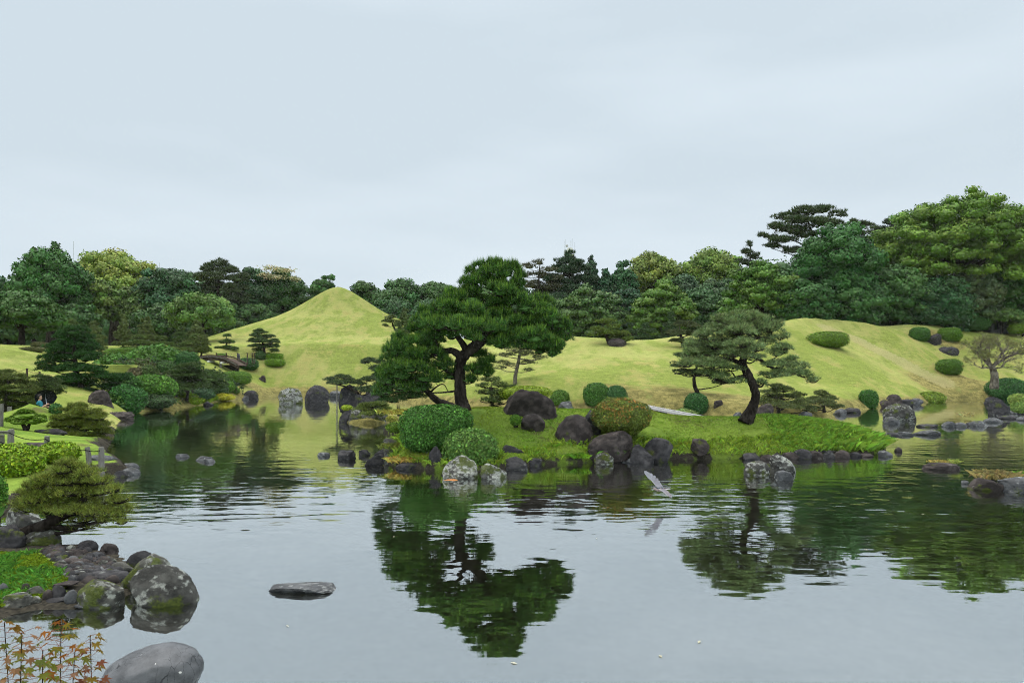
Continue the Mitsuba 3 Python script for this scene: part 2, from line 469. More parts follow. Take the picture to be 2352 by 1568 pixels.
def broadleaf(name, label, px, top, bottom, hw, d, col, leaf=0.5, clumps=42, size=None, low=-0.45, dz=None, cat='tree', trunk=True, group=None, base=None, most=16000, squash=0.75, cover=1.35, deep=0.9, spread=0.68, var=0.18, clump=0.15):
    """A broadleaf tree with its crown between sketch rows top and bottom."""
    s = FOCAL / d
    rng = np.random.default_rng(int(px * 7 + top * 13 + d) % 2 ** 31)
    zt, zb = at(px, top, d)[2], at(px, bottom, d)[2]
    r = np.array([hw / s, hw / s * deep, (zt - zb) / 2])
    c = at(px, (top + bottom) / 2, d)
    size = size or 0.30 * float(np.min([r[0], r[2] * 1.3]))
    blobs = envelope(c, r, clumps, size, rng, low, squash)
    m, cc = crown(blobs, leaf, rng, col, cover=cover, most=most, spread=spread, var=var, clump=clump)
    key = thing(name, label, cat, group)
    part(key, 'crown', m, 'leaf', color=cc)
    if trunk:
        zg = ground_z(c[0], c[1]) if base is None else base
        tr = max(0.16, 0.045 * (zt - zg))
        pts, rad = line3([[c[0], c[1], zg - 0.4], [c[0] + 0.1, c[1], zg + (c[2] - zg) * 0.5], [c[0] - 0.1, c[1], c[2]]], [tr * 1.3, tr, tr * 0.55])
        part(key, 'trunk', tube(pts, rad, 8, rng, 0.08), 'bark', smooth=True)
        for k in range(4):
            a = k * 1.57 + rng.uniform(0, 1.2)
            e = c + np.array([math.cos(a) * r[0] * 0.6, math.sin(a) * r[1] * 0.6, r[2] * rng.uniform(-0.1, 0.4)])
            b0 = np.array([c[0], c[1], zg + (c[2] - zg) * rng.uniform(0.55, 0.85)])
            pts, rad = line3([b0, (b0 + e) / 2 + [0, 0, 0.4], e], [tr * 0.5, tr * 0.35, tr * 0.15])
            part(key, 'limb', tube(pts, rad, 6), 'bark', smooth=True)
    return key


def conifer(name, label, px, top, bottom, hw, d, col, leaf=0.45, tiers=11, cat='tree', narrow=1.0, most=9000, droop=0.25, power=0.8):
    """A spire: whorls of drooping sprays round a straight trunk."""
    s = FOCAL / d
    rng = np.random.default_rng(int(px * 5 + top * 3 + d) % 2 ** 31)
    tip, foot = at(px, top, d), at(px, bottom, d)
    H, R = tip[2] - foot[2], hw / s
    blobs = []
    for k in range(tiers):
        t = (k + 0.5) / tiers
        rr = R * (1 - t) ** power * narrow + 0.25
        nb = max(3, int(7 * rr / R + 2))
        for j in range(nb):
            a = 2 * np.pi * (j + rng.uniform(-0.3, 0.3)) / nb + k * 0.9
            q = rr * rng.uniform(0.45, 0.92)
            b = rr * rng.uniform(0.30, 0.5) + 0.15
            blobs.append((foot + [math.cos(a) * q, math.sin(a) * q, H * t - q * droop + rng.normal(0, 0.15)], np.array([b, b, b * 0.6 + H / tiers * 0.3])))
    blobs.append((tip - [0, 0, H * 0.035], np.array([0.22, 0.22, H * 0.05])))
    m, cc = crown(blobs, leaf, rng, col, cover=1.2, most=most, low=-0.8, spread=1.1)
    key = thing(name, label, cat)
    part(key, 'crown', m, 'leaf', color=cc)
    zg = ground_z(foot[0], foot[1])
    pts, rad = line3([[tip[0], tip[1], zg - 0.4], [tip[0], tip[1], (zg + tip[2]) / 2], tip], [0.32, 0.22, 0.03])
    part(key, 'trunk', tube(pts, rad, 7), 'bark', smooth=True)
    return key


def pine(name, label, d, trunk, pads, col, tuft=0.14, needles=5, width=0.02, density=1.0, base=None, limbs=(), cat='pine tree', bark='bark', up=0.9, fan=0.5,
         core=0.55, split=True, depth=0.8, most=60000, branch_r=0.35, var=0.25, seed=0, stems=0, fluff=1.5, candles=0.0, candle_col=(0.12, 0.19, 0.03)):
    """A trained pine. trunk: [(px, py, radius in m), ...]; pads: [(px, py, half width, half height), ...] in the sketch, each a cloud of needle tufts on a limb of its own."""
    rng = np.random.default_rng(int(d * 31 + trunk[0][0] * 3 + seed) % 2 ** 31)
    if 40 < d < 100 and base is None:
        d = ground_hit(trunk[0][0], trunk[0][1], d)
    s = FOCAL / d
    key = thing(name, label, cat)
    tp = np.array([at(t[0], t[1], d) for t in trunk]); tr = np.array([t[2] for t in trunk])
    if base is not None:
        tp[0, 2] = base
    tpts, trad = line3(tp, tr, 6)
    part(key, 'trunk', tube(tpts, trad, 9, rng, 0.10), bark, smooth=True)
    lines = [(tpts, trad)]
    for lb in limbs:
        q = np.array([at(t[0], t[1], d) + [0, t[3] if len(t) > 3 else 0, 0] for t in lb])
        lp, lr = line3(q, [t[2] for t in lb], 5)
        part(key, 'limb', tube(lp, lr, 7, rng, 0.10), bark, smooth=True)
        lines.append((lp, lr))
    allp = np.vstack([l[0] for l in lines]); allr = np.concatenate([l[1] for l in lines])
    whole, twigs = [], []
    close = d < 40
    for i, pd in enumerate(pads):
        hw, hh = pd[2] / s, pd[3] / s * fluff
        off = pd[4] if len(pd) > 4 else rng.uniform(-1, 1) * depth * hw
        c = at(pd[0], pd[1], d) + [0, off, 0]
        c[2] += (pd[1] - 850) / FOCAL * -off           # along the sight line
        c[0] += (pd[0] - 1176) / FOCAL * off
        R = np.array([hw, hw * 0.85, hh])
        # the limb: from the nearest fitting place on the wood, out under the pad
        dist = np.linalg.norm((allp - (c - [0, 0, hh * 0.5])) * [1, 1, 1.4], axis=1) + 0.8 * np.maximum(0, allp[:, 2] - c[2])
        j = int(dist.argmin())
        if dist[j] > 0.25 * hw:
            b0, b1 = allp[j], c - [0, 0, hh * 0.45]
            mid = (b0 + b1) / 2 + rng.normal(0, 0.06, 3) * np.linalg.norm(b1 - b0) + [0, 0, -0.06 * np.linalg.norm(b1 - b0)]
            r0 = max(0.010, min(allr[j] * 0.6, branch_r * 0.12 * hw + 0.02))
            bp, br = line3([b0, mid, b1, c + [rng.uniform(-.4, .4) * hw, rng.uniform(-.3, .3) * hw, 0]], [r0, r0 * 0.7, r0 * 0.45, r0 * 0.2], 4)
            twigs.append(tube(bp, br, 5))
        for q in range(5 + stems):
            a = rng.uniform(0, 6.28)
            e = c + np.array([math.cos(a) * R[0] * 0.8, math.sin(a) * R[1] * 0.8, rng.uniform(-0.25, 0.35) * hh])
            b0 = c - [0, 0, hh * 0.45]
            bp, br = line3([b0, (b0 + e) / 2 + [0, 0, -0.12 * hh], e], [0.012 + 0.012 * hw, 0.01 + 0.006 * hw, 0.005], 3)
            twigs.append(tube(bp, br, 4))
        if close:
            part(key, 'branch', join(twigs)[0], bark, smooth=True)
            twigs = []
        area = np.pi * R[0] * R[1] * 1.5 + 2 * np.pi * (R[0] + R[1]) / 2 * R[2]
        n = int(np.clip(1.25 * density * area / (tuft * tuft * 0.35), 12, most / max(1, len(pads)) * 2.2))
        K = int(np.clip(9 * hw / max(hh, 0.25 * hw) * 0.5 + 3, 5, 16))
        rad, az = np.sqrt(rng.uniform(0, 1, K)), rng.uniform(0, 6.28, K)
        sc = np.stack([np.cos(az) * rad * R[0] * 0.80, np.sin(az) * rad * R[1] * 0.80, hh * (0.55 * (1 - rad ** 2) + rng.uniform(-0.38, 0.30, K))], 1)
        sr = rng.uniform(0.26, 0.46, K)[:, None] * np.array([R[0], R[1], max(hh, 0.45 * hw) * 0.95])
        who = rng.integers(0, K, n)
        u = unit(rng.normal(0, 1, (n, 3)))
        u[:, 2] = np.where(u[:, 2] < -0.15, np.abs(u[:, 2]), u[:, 2])
        P = c + sc[who] + u * sr[who] * rng.uniform(0.70, 1.05, (n, 1)) - [0, 0, hh * 0.25]
        A = unit(u * [0.75, 0.75, 0.45] + [0, 0, up])
        pc = tint(col, n, rng, var, 0.08) * tint((1, 1, 1), K, rng, 0.16, 0.05)[who]
        pc = np.clip(pc, 0.002, 0.9)
        parts = [needle_tufts(P, A, needles, tuft, width, rng, pc, fan)]
        if candles:
            kc = rng.random(n) < candles
            cc_ = tint(np.asarray(candle_col), int(kc.sum()), rng, 0.2, 0.08)
            parts.append(needle_tufts(P[kc], unit(A[kc] * [0.4, 0.4, 1] + [0, 0, 0.8]), 4, tuft * 1.35, width * 1.2, rng, cc_, 0.16))
        if core:
            parts.append(ball(c - [0, 0, hh * 0.15], R * core * np.array([0.85, 0.85, 0.5]), 2, rng, 0.5, np.asarray(col)))
        if split:
            m, cc = join(parts)
            part(key, 'foliage_pad', m, 'leaf', color=cc)
        else:
            whole += parts
    if whole:
        m, cc = join(whole)
        part(key, 'crown', m, 'leaf', color=cc)
    if twigs:
        part(key, 'branches', join(twigs)[0], bark, smooth=True, kind='stuff')
    return key


# ------------------------------------------------------------------ rocks
def rock_mesh(radii, rng, rounded=0.5, sub=3, cuts=5, lump=0.16):
    """A stone: a rounded block cut by a few planes, then roughened with pits and ridges."""
    v = np.array(ICO[sub].vertices)
    p = 2.0 + 1.6 * max(0, 0.6 - rounded)
    v = v * ((np.abs(v) ** p).sum(1) ** (-1 / p))[:, None]
    for _ in range(cuts):
        n = unit(rng.normal(0, 1, 3) * [1, 1, 0.7]); h = rng.uniform(0.52, 0.92) * (0.7 + 0.3 * rounded) + 0.1 * rounded
        over = v @ n - h
        v = v - np.maximum(over, 0)[:, None] * n * (1 - 0.35 * rounded)
    s = rng.uniform(0, 90, 3)
    q = v / (np.linalg.norm(v, axis=1, keepdims=True) + 1e-9)
    ridge = 1 - 2 * np.abs(meshkit.fbm(v * 2.6 + s, 4) - 0.5)
    v = v + q * (lump * 1.6 * (meshkit.fbm(v * 1.5 + s, 4) - 0.5) - (1.15 - rounded) * 0.16 * np.clip(ridge - 0.80, 0, 1) * 5 * 0.4 + (0.03 + 0.05 * (1 - rounded)) * (meshkit.fbm(v * 7 + s, 3) - 0.5))[:, None]
    lo, hi = v.min(0), v.max(0)
    v = (v - (lo + hi) / 2) / ((hi - lo) / 2)
    return v * np.asarray(radii), np.array(ICO[sub].faces)


def stone(name, label, x0, x1, top, foot, mat='dark_rock', z=0.0, rounded=0.5, deep=0.8, cuts=7, group=None, cat='rock', sub=None, tilt=0.0, sink=0.55, d=None, lump=0.16, seed=0, turn=0.0):
    """A stone seen between sketch columns x0 and x1, from row top down to row foot, where it stands on ground or water at height z."""
    rng = np.random.default_rng(int(x0 * 3 + top * 7 + seed) % 2 ** 31)
    px = (x0 + x1) / 2
    sub = sub or (4 if x1 - x0 > 34 else 3)
    if d is not None and d > 55 and z > 0.3:
        d = ground_hit(px, foot, d)
        z = EYE - (foot - 850) / FOCAL * d - 0.1
    if d is None:
        d = (EYE - z) * FOCAL / (foot - 850.0)
    s = FOCAL / d
    a = (x1 - x0) / 2 / s
    b = a * deep
    d = d + b * 0.6
    s2 = FOCAL / d
    a, b = (x1 - x0) / 2 / s2, (x1 - x0) / 2 / s2 * deep
    ztop = EYE - (top - 850) / s2
    h = max(ztop - z, 0.03)
    c = at(px, foot, d); c[2] = z + h * (1 - sink) / 2 - h * sink * 0.1
    v, f = rock_mesh((a, b, h * (1 + sink) / 2 + h * sink * 0.1), rng, rounded, sub, cuts, lump)
    if turn:
        cz, sz = math.cos(turn), math.sin(turn)
        v = v @ np.array([[cz, sz, 0], [-sz, cz, 0], [0, 0, 1]])
    c[2] = ztop - v[:, 2].max()
    if tilt:
        v[:, 2] += v[:, 0] * tilt
    return solo(name, label, cat, (v + c, f), mat, smooth=35 if rounded < 0.45 else True, group=group)


# ------------------------------------------------------------------ the land and the pond
def shore(pts):
    return [tuple(level(*p)[:2]) for p in pts]


POND = Polygon(
    shore([(0, 1428), (60, 1407), (180, 1398), (300, 1372), (335, 1318), (275, 1272), (200, 1247), (105, 1256)]) + [(-9.6, 13.2), (-10.6, 15.0)]
    + shore([(120, 1130), (225, 1094), (300, 1084), (262, 1062), (236, 1042), (255, 1000), (262, 975), (272, 962), (300, 947), (390, 939), (460, 930), (500, 922), (590, 914), (640, 907),
             (800, 907), (880, 912), (950, 926), (1050, 936), (1200, 944), (1400, 947), (1600, 951), (1700, 956), (1850, 958), (1940, 946), (2000, 938), (2100, 927), (2200, 918), (2352, 918)])
    + [(70, 78), (66, 60), (40, 30), (22, 10), (12, 4.4), (4, 4.2), (-1, 4.3), (-4, 4.5), (-8, 5.0), (-12, 6.5), (-9.0, 8.2)]).buffer(0)
ISLAND = Polygon(
    shore([(893, 1062), (915, 1074), (1000, 1080), (1060, 1088), (1150, 1080), (1250, 1067), (1340, 1064), (1420, 1061), (1550, 1055), (1700, 1054), (1800, 1050), (1900, 1047), (2000, 1044), (2036, 1036)])
    + [(13.6, 28.6), (12.0, 30.6), (8.5, 33.0), (3, 34.0), (-1, 34.5), (-3.4, 37.5), (-6.0, 38.0), (-6.3, 36.0), (-4.9, 33.0), (-4.6, 29.0)]).buffer(0)
ISLET = Polygon(shore([(800, 972), (860, 975), (905, 968)]) + [(-7.0, 47), (-9.5, 48.5), (-10.6, 45)]).buffer(0)

FAR = [(640, 880, 97), (760, 880, 97), (860, 885, 95), (700, 850, 103), (850, 850, 102), (700, 810, 110), (850, 810, 108), (760, 773, 120), (620, 769, 122), (880, 763, 122), (980, 765, 118),
       (500, 800, 112), (440, 803, 108), (600, 835, 100), (540, 812, 104),
       (1310, 769, 80), (1420, 778, 78), (1500, 781, 80), (1590, 764, 82), (1700, 750, 84), (1790, 745, 86), (1835, 731, 88), (1880, 721, 90), (1960, 732, 92), (2040, 748, 95), (2100, 744, 95),
       (2150, 744, 97), (2240, 757, 100), (2352, 765, 102), (2500, 770, 105), (2750, 780, 108),
       (1310, 850, 62), (1400, 850, 60), (1200, 870, 57), (1300, 905, 54), (1500, 900, 54), (1500, 850, 62), (1600, 862, 60), (1420, 803, 72), (1350, 795, 74), (1250, 800, 76), (1500, 806, 72),
       (1700, 868, 60), (1850, 860, 66), (1900, 800, 78), (2000, 802, 80), (2050, 850, 72), (2150, 838, 82), (2180, 800, 90), (2300, 830, 88), (2300, 880, 82), (2100, 882, 74), (1950, 890, 64),
       (2450, 860, 86), (1000, 850, 75), (1000, 805, 95), (1100, 795, 95), (1150, 850, 68), (1050, 900, 66), (1650, 900, 56), (1800, 900, 57), (2220, 868, 84),
       (0, 795, 60), (85, 811, 62), (-150, 785, 60), (60, 852, 54), (0, 845, 52), (150, 862, 60), (200, 802, 85), (300, 802, 95), (400, 798, 100), (150, 790, 80), (0, 790, 76), (35, 802, 80),
       (300, 905, 66), (400, 905, 68), (350, 852, 80), (450, 856, 84), (520, 838, 90), (560, 832, 94), (545, 885, 84), (590, 882, 86), (240, 880, 62), (480, 880, 80), (490, 862, 86), (515, 866, 86),
       (100, 962, 42), (60, 984, 36), (92, 986, 35), (0, 985, 34), (180, 1005, 31), (110, 1020, 22.5), (20, 1025, 22), (-60, 1020, 22), (200, 1058, 22), (110, 1064, 20.4), (30, 1104, 18.9), (-20, 1104, 18.9), (0, 905, 41)]
WORLD = [(-8, 9.5, .30), (-7.3, 10.6, .20), (-6.4, 11.3, .08), (-9, 11.5, .35), (-12, 12, .5), (-12, 15.5, .3), (-13.0, 18.5, .15), (-14.5, 17.0, .2), (-20, 18, .6), (-24, 26, 1.7), (-22, 34, 1.9), (0, 0, 1.35), (-3, 3, 1.3), (-8, 2, 1.2), (6, 1, 1.3),
         (20, 4, 1.3), (40, 15, 1.6), (75, 45, 3), (85, 75, 5), (-30, 5, 1.5), (0, -8, 1.4), (-40, -10, 1.5), (60, -10, 1.5), (-60, 40, 4), (-75, 75, 6), (-90, 110, 6.5), (90, 110, 7.5), (-45, 60, 4.6)]
for px_ in range(-300, 2800, 300):
    for d_, z_ in ((138, 6.0), (165, 6.0), (200, 6.0)):
        WORLD.append(((px_ - 1176) / FOCAL * d_, d_, z_))
for px_, dz_ in ((1310, -2.2), (1420, -1.5), (1500, -1.2), (1590, -1.5), (1790, -2.5), (1880, -3.2), (2040, -2.2), (2240, -2.0), (2450, -1.8)):
    q = next(at(*p) for p in FAR if abs(p[0] - px_) < 60 and p[2] >= 78)
    WORLD.append((q[0] * 1.17, q[1] * 1.17, q[2] + dz_))
CTRL = np.array([at(*p) for p in FAR] + [list(w) for w in WORLD])
land_fit = RBFInterpolator(CTRL[:, :2] / 20, CTRL[:, 2], kernel='linear', smoothing=0.02, neighbors=60)

ISL = np.array([list(at(*p)) for p in [(1062, 940, 26), (1150, 936, 27.5), (1250, 942, 27.5), (1350, 940, 28), (1450, 944, 28.5), (1500, 946, 28.5), (1600, 958, 28), (1680, 962, 27.5), (1760, 958, 27.5), (1830, 968, 27.5),
                                      (1900, 985, 27.5), (1980, 1010, 27.5), (1000, 960, 26), (1120, 985, 25), (1220, 990, 25), (1300, 1010, 24.6), (1240, 1030, 24.3), (1550, 1000, 26), (1700, 1010, 25.8), (1850, 1010, 26.5),
                                      (1600, 1035, 25.2), (1750, 1035, 25.4), (1420, 1030, 24.6), (960, 1045, 23.4), (940, 955, 33), (980, 935, 33)]]
               + [(13.6, 27.6, 0.22), (8, 31.5, .45), (3, 32.5, .55), (-1, 32.5, .7), (-5, 36.5, .45), (-3, 35, .6)])
isl_fit = RBFInterpolator(ISL[:, :2] / 6, ISL[:, 2], kernel='linear', smoothing=0.01)


def edge_tree(poly):
    e = poly.exterior
    return cKDTree(np.array([e.interpolate(t).coords[0] for t in np.arange(0, e.length, 0.25)]))


TREES = {k: edge_tree(p) for k, p in (('pond', POND), ('island', ISLAND), ('islet', ISLET))}


def signed(x, y, poly, key):
    dist = TREES[key].query(np.stack([x, y], -1))[0]
    return np.where(shapely.contains_xy(poly, x, y), dist, -dist)


FUJI = at(777, 660, 134.0)
FUJI_R = np.array([0, 1.3, 2.4, 3.4, 6, 8.1, 10.8, 15.5, 23, 28, 40, 60, 400])
FUJI_Z = np.array([18.1, 17.72, 17.2, 16.6, 14.9, 13.6, 12.3, 10.7, 8.1, 7.1, 5.6, 3.5, 0])


def heights(x, y):
    """(height, signed distance inside the pond, inside the island) over the plan points x, y."""
    x, y = np.asarray(x, float).ravel(), np.asarray(y, float).ravel()
    xy = np.stack([x, y], -1)
    lim = np.clip(xy, [-130, -12], [130, 215])
    z = land_fit(lim / 20)
    r = np.hypot(x - FUJI[0], y - FUJI[1])
    ang = np.arctan2(y - FUJI[1], x - FUJI[0])
    m = np.interp(r * (1 + 0.012 * np.sin(3 * ang + 1)), FUJI_R, FUJI_Z)
    k = 0.5
    z = np.where(r < 70, np.logaddexp(z / k, m / k) * k, z)
    z = z + (1 - np.exp(-(r / 22) ** 2)) * 0.14 * (meshkit.fbm(np.stack([x * 0.12, y * 0.12, 0 * x], -1), 3, 3) - 0.5) * np.clip(y / 40, 0, 1) * 2
    sp = signed(x, y, POND, 'pond')
    si = signed(x, y, ISLAND, 'island')
    st = signed(x, y, ISLET, 'islet')
    wob = 0.35 * (meshkit.fbm(np.stack([x * 0.6, y * 0.6, 0 * x], -1), 3, 8) - 0.5)
    out = -sp + wob
    near = np.clip((x + 4.5) / -0.8, 0, 1) * np.clip((14.8 - y) / 1.0, 0, 1)
    bank = 0.10 + 0.50 * np.maximum(out, 0) + 0.22 * np.clip(out / 0.6, 0, 1)
    bank = bank * (1 - near) + near * (0.015 + 0.075 * np.maximum(out, 0))
    zl = np.where(out > 0, np.minimum(np.maximum(z, 0.12 * (1 - near) + 0.02), bank), -0.75 * np.clip(sp / 2.2, 0, 1) - 0.05)
    s2 = si + wob * 0.5
    zi = np.minimum(isl_fit(np.clip(xy, [-8, 20], [16, 40]) / 6), 0.08 + 0.62 * np.maximum(s2, 0) + 0.12 * np.clip(s2 / 0.3, 0, 1))
    zi = zi + 0.06 * (meshkit.fbm(np.stack([x * 1.1, y * 1.1, 0 * x], -1), 3, 4) - 0.5)
    zt = 0.05 + 0.35 * np.clip(st / 1.0, 0, 1)
    out_z = np.where(s2 > 0, np.maximum(zi, 0.05), np.where(st > 0, zt, zl))
    return out_z, sp, si


def ground_z(x, y):
    return float(heights([x], [y])[0][0])


def ground_hit(px, py, d0):
    """How far off the ground lies that is seen at sketch point (px, py): searched near the estimate d0."""
    d = np.linspace(d0 * 0.72, d0 * 1.32, 240)
    q = np.array([at(px, py, t) for t in d])
    over = heights(q[:, 0], q[:, 1])[0] - q[:, 2]
    k = np.nonzero(over > 0)[0]
    return float(d[k[0]]) if len(k) and k[0] > 0 else d0


def axis(points):
    """Grid lines from [(start, step), ..., (end, None)]."""
    out = []
    for (a, s), (b, _) in zip(points, points[1:]):
        out += list(np.arange(a, b - 1e-6, s))
    return np.array(out + [points[-1][0]])


gx = axis([(-1800, 340), (-440, 60), (-140, 2.5), (-70, 0.9), (-34, 0.5), (-16, 0.20), (15, 0.5), (45, 0.9), (100, 4), (140, 60), (440, 340), (1800, None)])
gy = axis([(-400, 130), (-10, 1.0), (3, 0.22), (40, 0.5), (70, 0.8), (145, 2.0), (215, 60), (515, 300), (2615, None)])
GX, GY = np.meshgrid(gx, gy)
gz, gsp, gsi = heights(GX, GY)
V = np.stack([GX.ravel(), GY.ravel(), gz], 1)
nx = len(gx)
ii, jj = np.meshgrid(np.arange(len(gy) - 1), np.arange(nx - 1), indexing='ij')
QUADS = np.stack([ii * nx + jj, ii * nx + jj + 1, (ii + 1) * nx + jj + 1, (ii + 1) * nx + jj], -1).reshape(-1, 4)


def sheet(mask):
    q = QUADS[mask]
    used, inv = np.unique(q, return_inverse=True)
    q = inv.reshape(q.shape)
    return V[used], np.vstack([q[:, [0, 1, 2]], q[:, [0, 2, 3]]]), used


low_q = gz[QUADS].max(1) < 0.0
isl_q = (gsi[QUADS].max(1) > -0.6) & ~low_q
near_q = ~low_q & ~isl_q & (V[QUADS].mean(1)[:, 1] < 38) & (V[QUADS].mean(1)[:, 0] < -3)

# dry brown turf along the banks and straw on the mown track over the right hill: real patches, with ragged edges
dry = np.clip(1.15 - (-gsp) / (0.7 + 1.5 * meshkit.noise(np.stack([V[:, 0] * 0.15, V[:, 1] * 0.15, 0 * gz], -1), 2)), 0, 1)
dry[V[:, 1] < 38] *= 0.6
dry[(V[:, 0] / np.maximum(V[:, 1], 1) * FOCAL + 1176 < 330)] *= 0.35
for (px_, py_, d_, r_) in ((2150, 893, 76, 3.5), (2250, 892, 79, 5), (1420, 918, 53, 3.2), (1560, 918, 53, 3.2), (1680, 920, 52, 3), (600, 885, 85, 3.0), (2140, 784, 92, 2.2), (2175, 782, 92, 2.2)):
    c_ = at(px_, py_, d_)
    dry = np.maximum(dry, np.clip(1.3 - np.hypot(V[:, 0] - c_[0], (V[:, 1] - c_[1]) * 0.8) / r_, 0, 1))
straw = np.zeros(len(V))
track = [at(*p)[:2] for p in ((1900, 742, 88.5), (1960, 752, 87), (2020, 766, 84), (2060, 790, 82.5), (2110, 806, 80), (2165, 824, 78))]
for a_, b_ in zip(track, track[1:]):
    ab = b_ - a_
    t_ = np.clip(((V[:, :2] - a_) @ ab) / (ab @ ab), 0, 1)
    dist_ = np.linalg.norm(V[:, :2] - a_ - t_[:, None] * ab, axis=1)
    straw = np.maximum(straw, np.clip(1.0 - dist_ / 2.4, 0, 1))
UVS = np.stack([dry, straw], 1)

v_, f_, u_ = sheet(~low_q & ~isl_q & ~near_q)
struct('lawn', 'rolling yellow-green lawn hills round the pond with one tall cone mound', (v_, f_), 'lawn_turf', True, UVS[u_])
MOSSY = Polygon([tuple(level(*p, 0.14)[:2]) for p in ((-140, 1258), (-40, 1260), (78, 1262), (137, 1298), (163, 1330), (140, 1347), (96, 1358), (40, 1371), (-40, 1385), (-200, 1400))])
v_, f_, u_ = sheet(near_q)
soil = np.clip(1.1 - np.maximum(-gsp, 0) / 0.6, 0, 1)
soil[(V[:, 1] < 14.5) & (V[:, 0] < -4) & (V[:, 1] > 6) & ~shapely.contains_xy(MOSSY, V[:, 0], V[:, 1])] = 1.0
struct('bank', 'green grassy bank with bare soil along its edge at the left of the pond', (v_, f_), 'island_turf', True, np.stack([soil, soil * 0], 1)[u_])
v_, f_, u_ = sheet(isl_q)
soil = np.clip(0.9 - np.maximum(gsi, 0) / 0.30, 0, 1)
struct('island', 'low grassy island with a rounded green back in the middle of the pond', (v_, f_), 'island_turf', True, np.stack([soil, soil * 0], 1)[u_])
v_, f_, u_ = sheet(low_q)
struct('pond_bed', 'dark muddy bottom of the pond seen under the shallow water', (v_, f_), 'pond_mud', True)
struct('water', 'still grey pond water mirroring sky, trees and lawns with fine ripples',
       (np.array([[-60, 3.0, 0], [90, 3.0, 0], [90, 100, 0], [-60, 100, 0.0]]), np.array([[0, 1, 2], [0, 2, 3]])), 'pond_water')

# ------------------------------------------------------------------ trees behind the garden
CAMPHOR, PALE = (0.142, 0.223, 0.024), (0.195, 0.262, 0.042)
MID, DEEP, BLUE, GREY = (0.085, 0.172, 0.026), (0.048, 0.112, 0.023), (0.040, 0.104, 0.036), (0.080, 0.118, 0.048)
PINE, SHADE = (0.060, 0.115, 0.026), (0.048, 0.110, 0.027)
FRESH = (0.115, 0.223, 0.022)

# left
conifer('cedar_tree', 'small pointed dark cedar at the far left edge of the skyline', 6, 636, 760, 22, 128, BLUE)
broadleaf('broadleaf_tree', 'tall dark green tree with two thin spires on top at the far left', 117, 582, 742, 84, 112, (0.038, 0.119, 0.020), leaf=0.42, clumps=70, size=1.35, low=-0.8, squash=0.9)
conifer('cedar_tree', 'dark cedar tip sticking out of the tall tree, right one of two spires', 126, 556, 700, 22, 113, DEEP, tiers=13)
conifer('cedar_tree', 'thin cedar tip left of the taller spire in the far left tree', 78, 570, 700, 16, 113, DEEP, tiers=12)
broadleaf('camphor_tree', 'domed pale yellow-green camphor tree left of the cone mound', 262, 580, 735, 92, 130, PALE, leaf=0.45, clumps=62, size=1.7)
broadleaf('broadleaf_tree', 'mid green layered tree between the two-spired tree and the pale camphor', 222, 640, 760, 52, 116, (0.101, 0.176, 0.028), leaf=0.42)
broadleaf('broadleaf_tree', 'dark blue-green round tree between the pale camphor and the grey pines', 388, 618, 758, 68, 120, BLUE, leaf=0.42, clumps=55)
pine('pine_tree', 'tall grey-green pine with ragged top behind the bright domed tree', 150, [(500, 760, .4), (500, 690, .3), (505, 610, .1)],
     [(505, 606, 22, 9), (480, 618, 28, 10), (530, 620, 26, 10), (460, 638, 32, 12), (500, 634, 34, 12), (545, 640, 28, 12), (450, 662, 30, 14), (490, 660, 38, 14), (540, 664, 36, 14), (470, 690, 36, 16), (520, 692, 40, 16), (560, 690, 24, 14), (440, 690, 22, 12), (500, 722, 50, 18)],
     GREY, tuft=0.55, needles=3, width=0.14, density=1.3, split=False)
broadleaf('broadleaf_tree', 'dark tree right of the grey pine on the left skyline', 588, 622, 775, 56, 156, (0.035, 0.095, 0.028), leaf=0.42, clumps=46)
broadleaf('chestnut_tree', 'dark tree with cream blossom on its crown left of the cone mound', 652, 622, 775, 58, 158, (0.035, 0.097, 0.018), leaf=0.42, clumps=50)
broadleaf('broadleaf_tree', 'bright green evenly domed tree in front of the grey pine', 463, 677, 772, 72, 108, (0.105, 0.203, 0.037), leaf=0.34, clumps=70, size=1.0, squash=0.9)
broadleaf('cherry_tree', 'broad dark tree with spreading layers and thick black trunk at left edge', 48, 666, 790, 86, 80, (0.049, 0.121, 0.022), leaf=0.32, clumps=60, squash=0.5, base=5.1)
broadleaf('broadleaf_tree', 'shaded green tree under the pale camphor, in front of its trunk', 300, 660, 765, 52, 118, (0.081, 0.142, 0.031), leaf=0.42, clumps=34)
broadleaf('broadleaf_tree', 'dark low tree behind the cloud pines below the dark round tree', 360, 700, 800, 60, 112, SHADE, leaf=0.42, clumps=30, low=-0.95)
broadleaf('broadleaf_tree', 'dark low tree behind the cloud pines at the foot of the spires', 180, 700, 800, 50, 106, SHADE, leaf=0.42, clumps=30, low=-0.95)
broadleaf('broadleaf_tree', 'dark low tree at the left foot of the cone mound', 590, 690, 790, 52, 152, SHADE, leaf=0.42, clumps=30, low=-0.95)
broadleaf('broadleaf_tree', 'dark low tree between the bright dome and the cone mound slope', 540, 700, 790, 48, 148, SHADE, leaf=0.42, clumps=26, low=-0.95)
broadleaf('broadleaf_tree', 'dark filling tree behind the left lawn and the layered tree', 20, 700, 795, 70, 100, SHADE, leaf=0.42, clumps=30, low=-0.95)

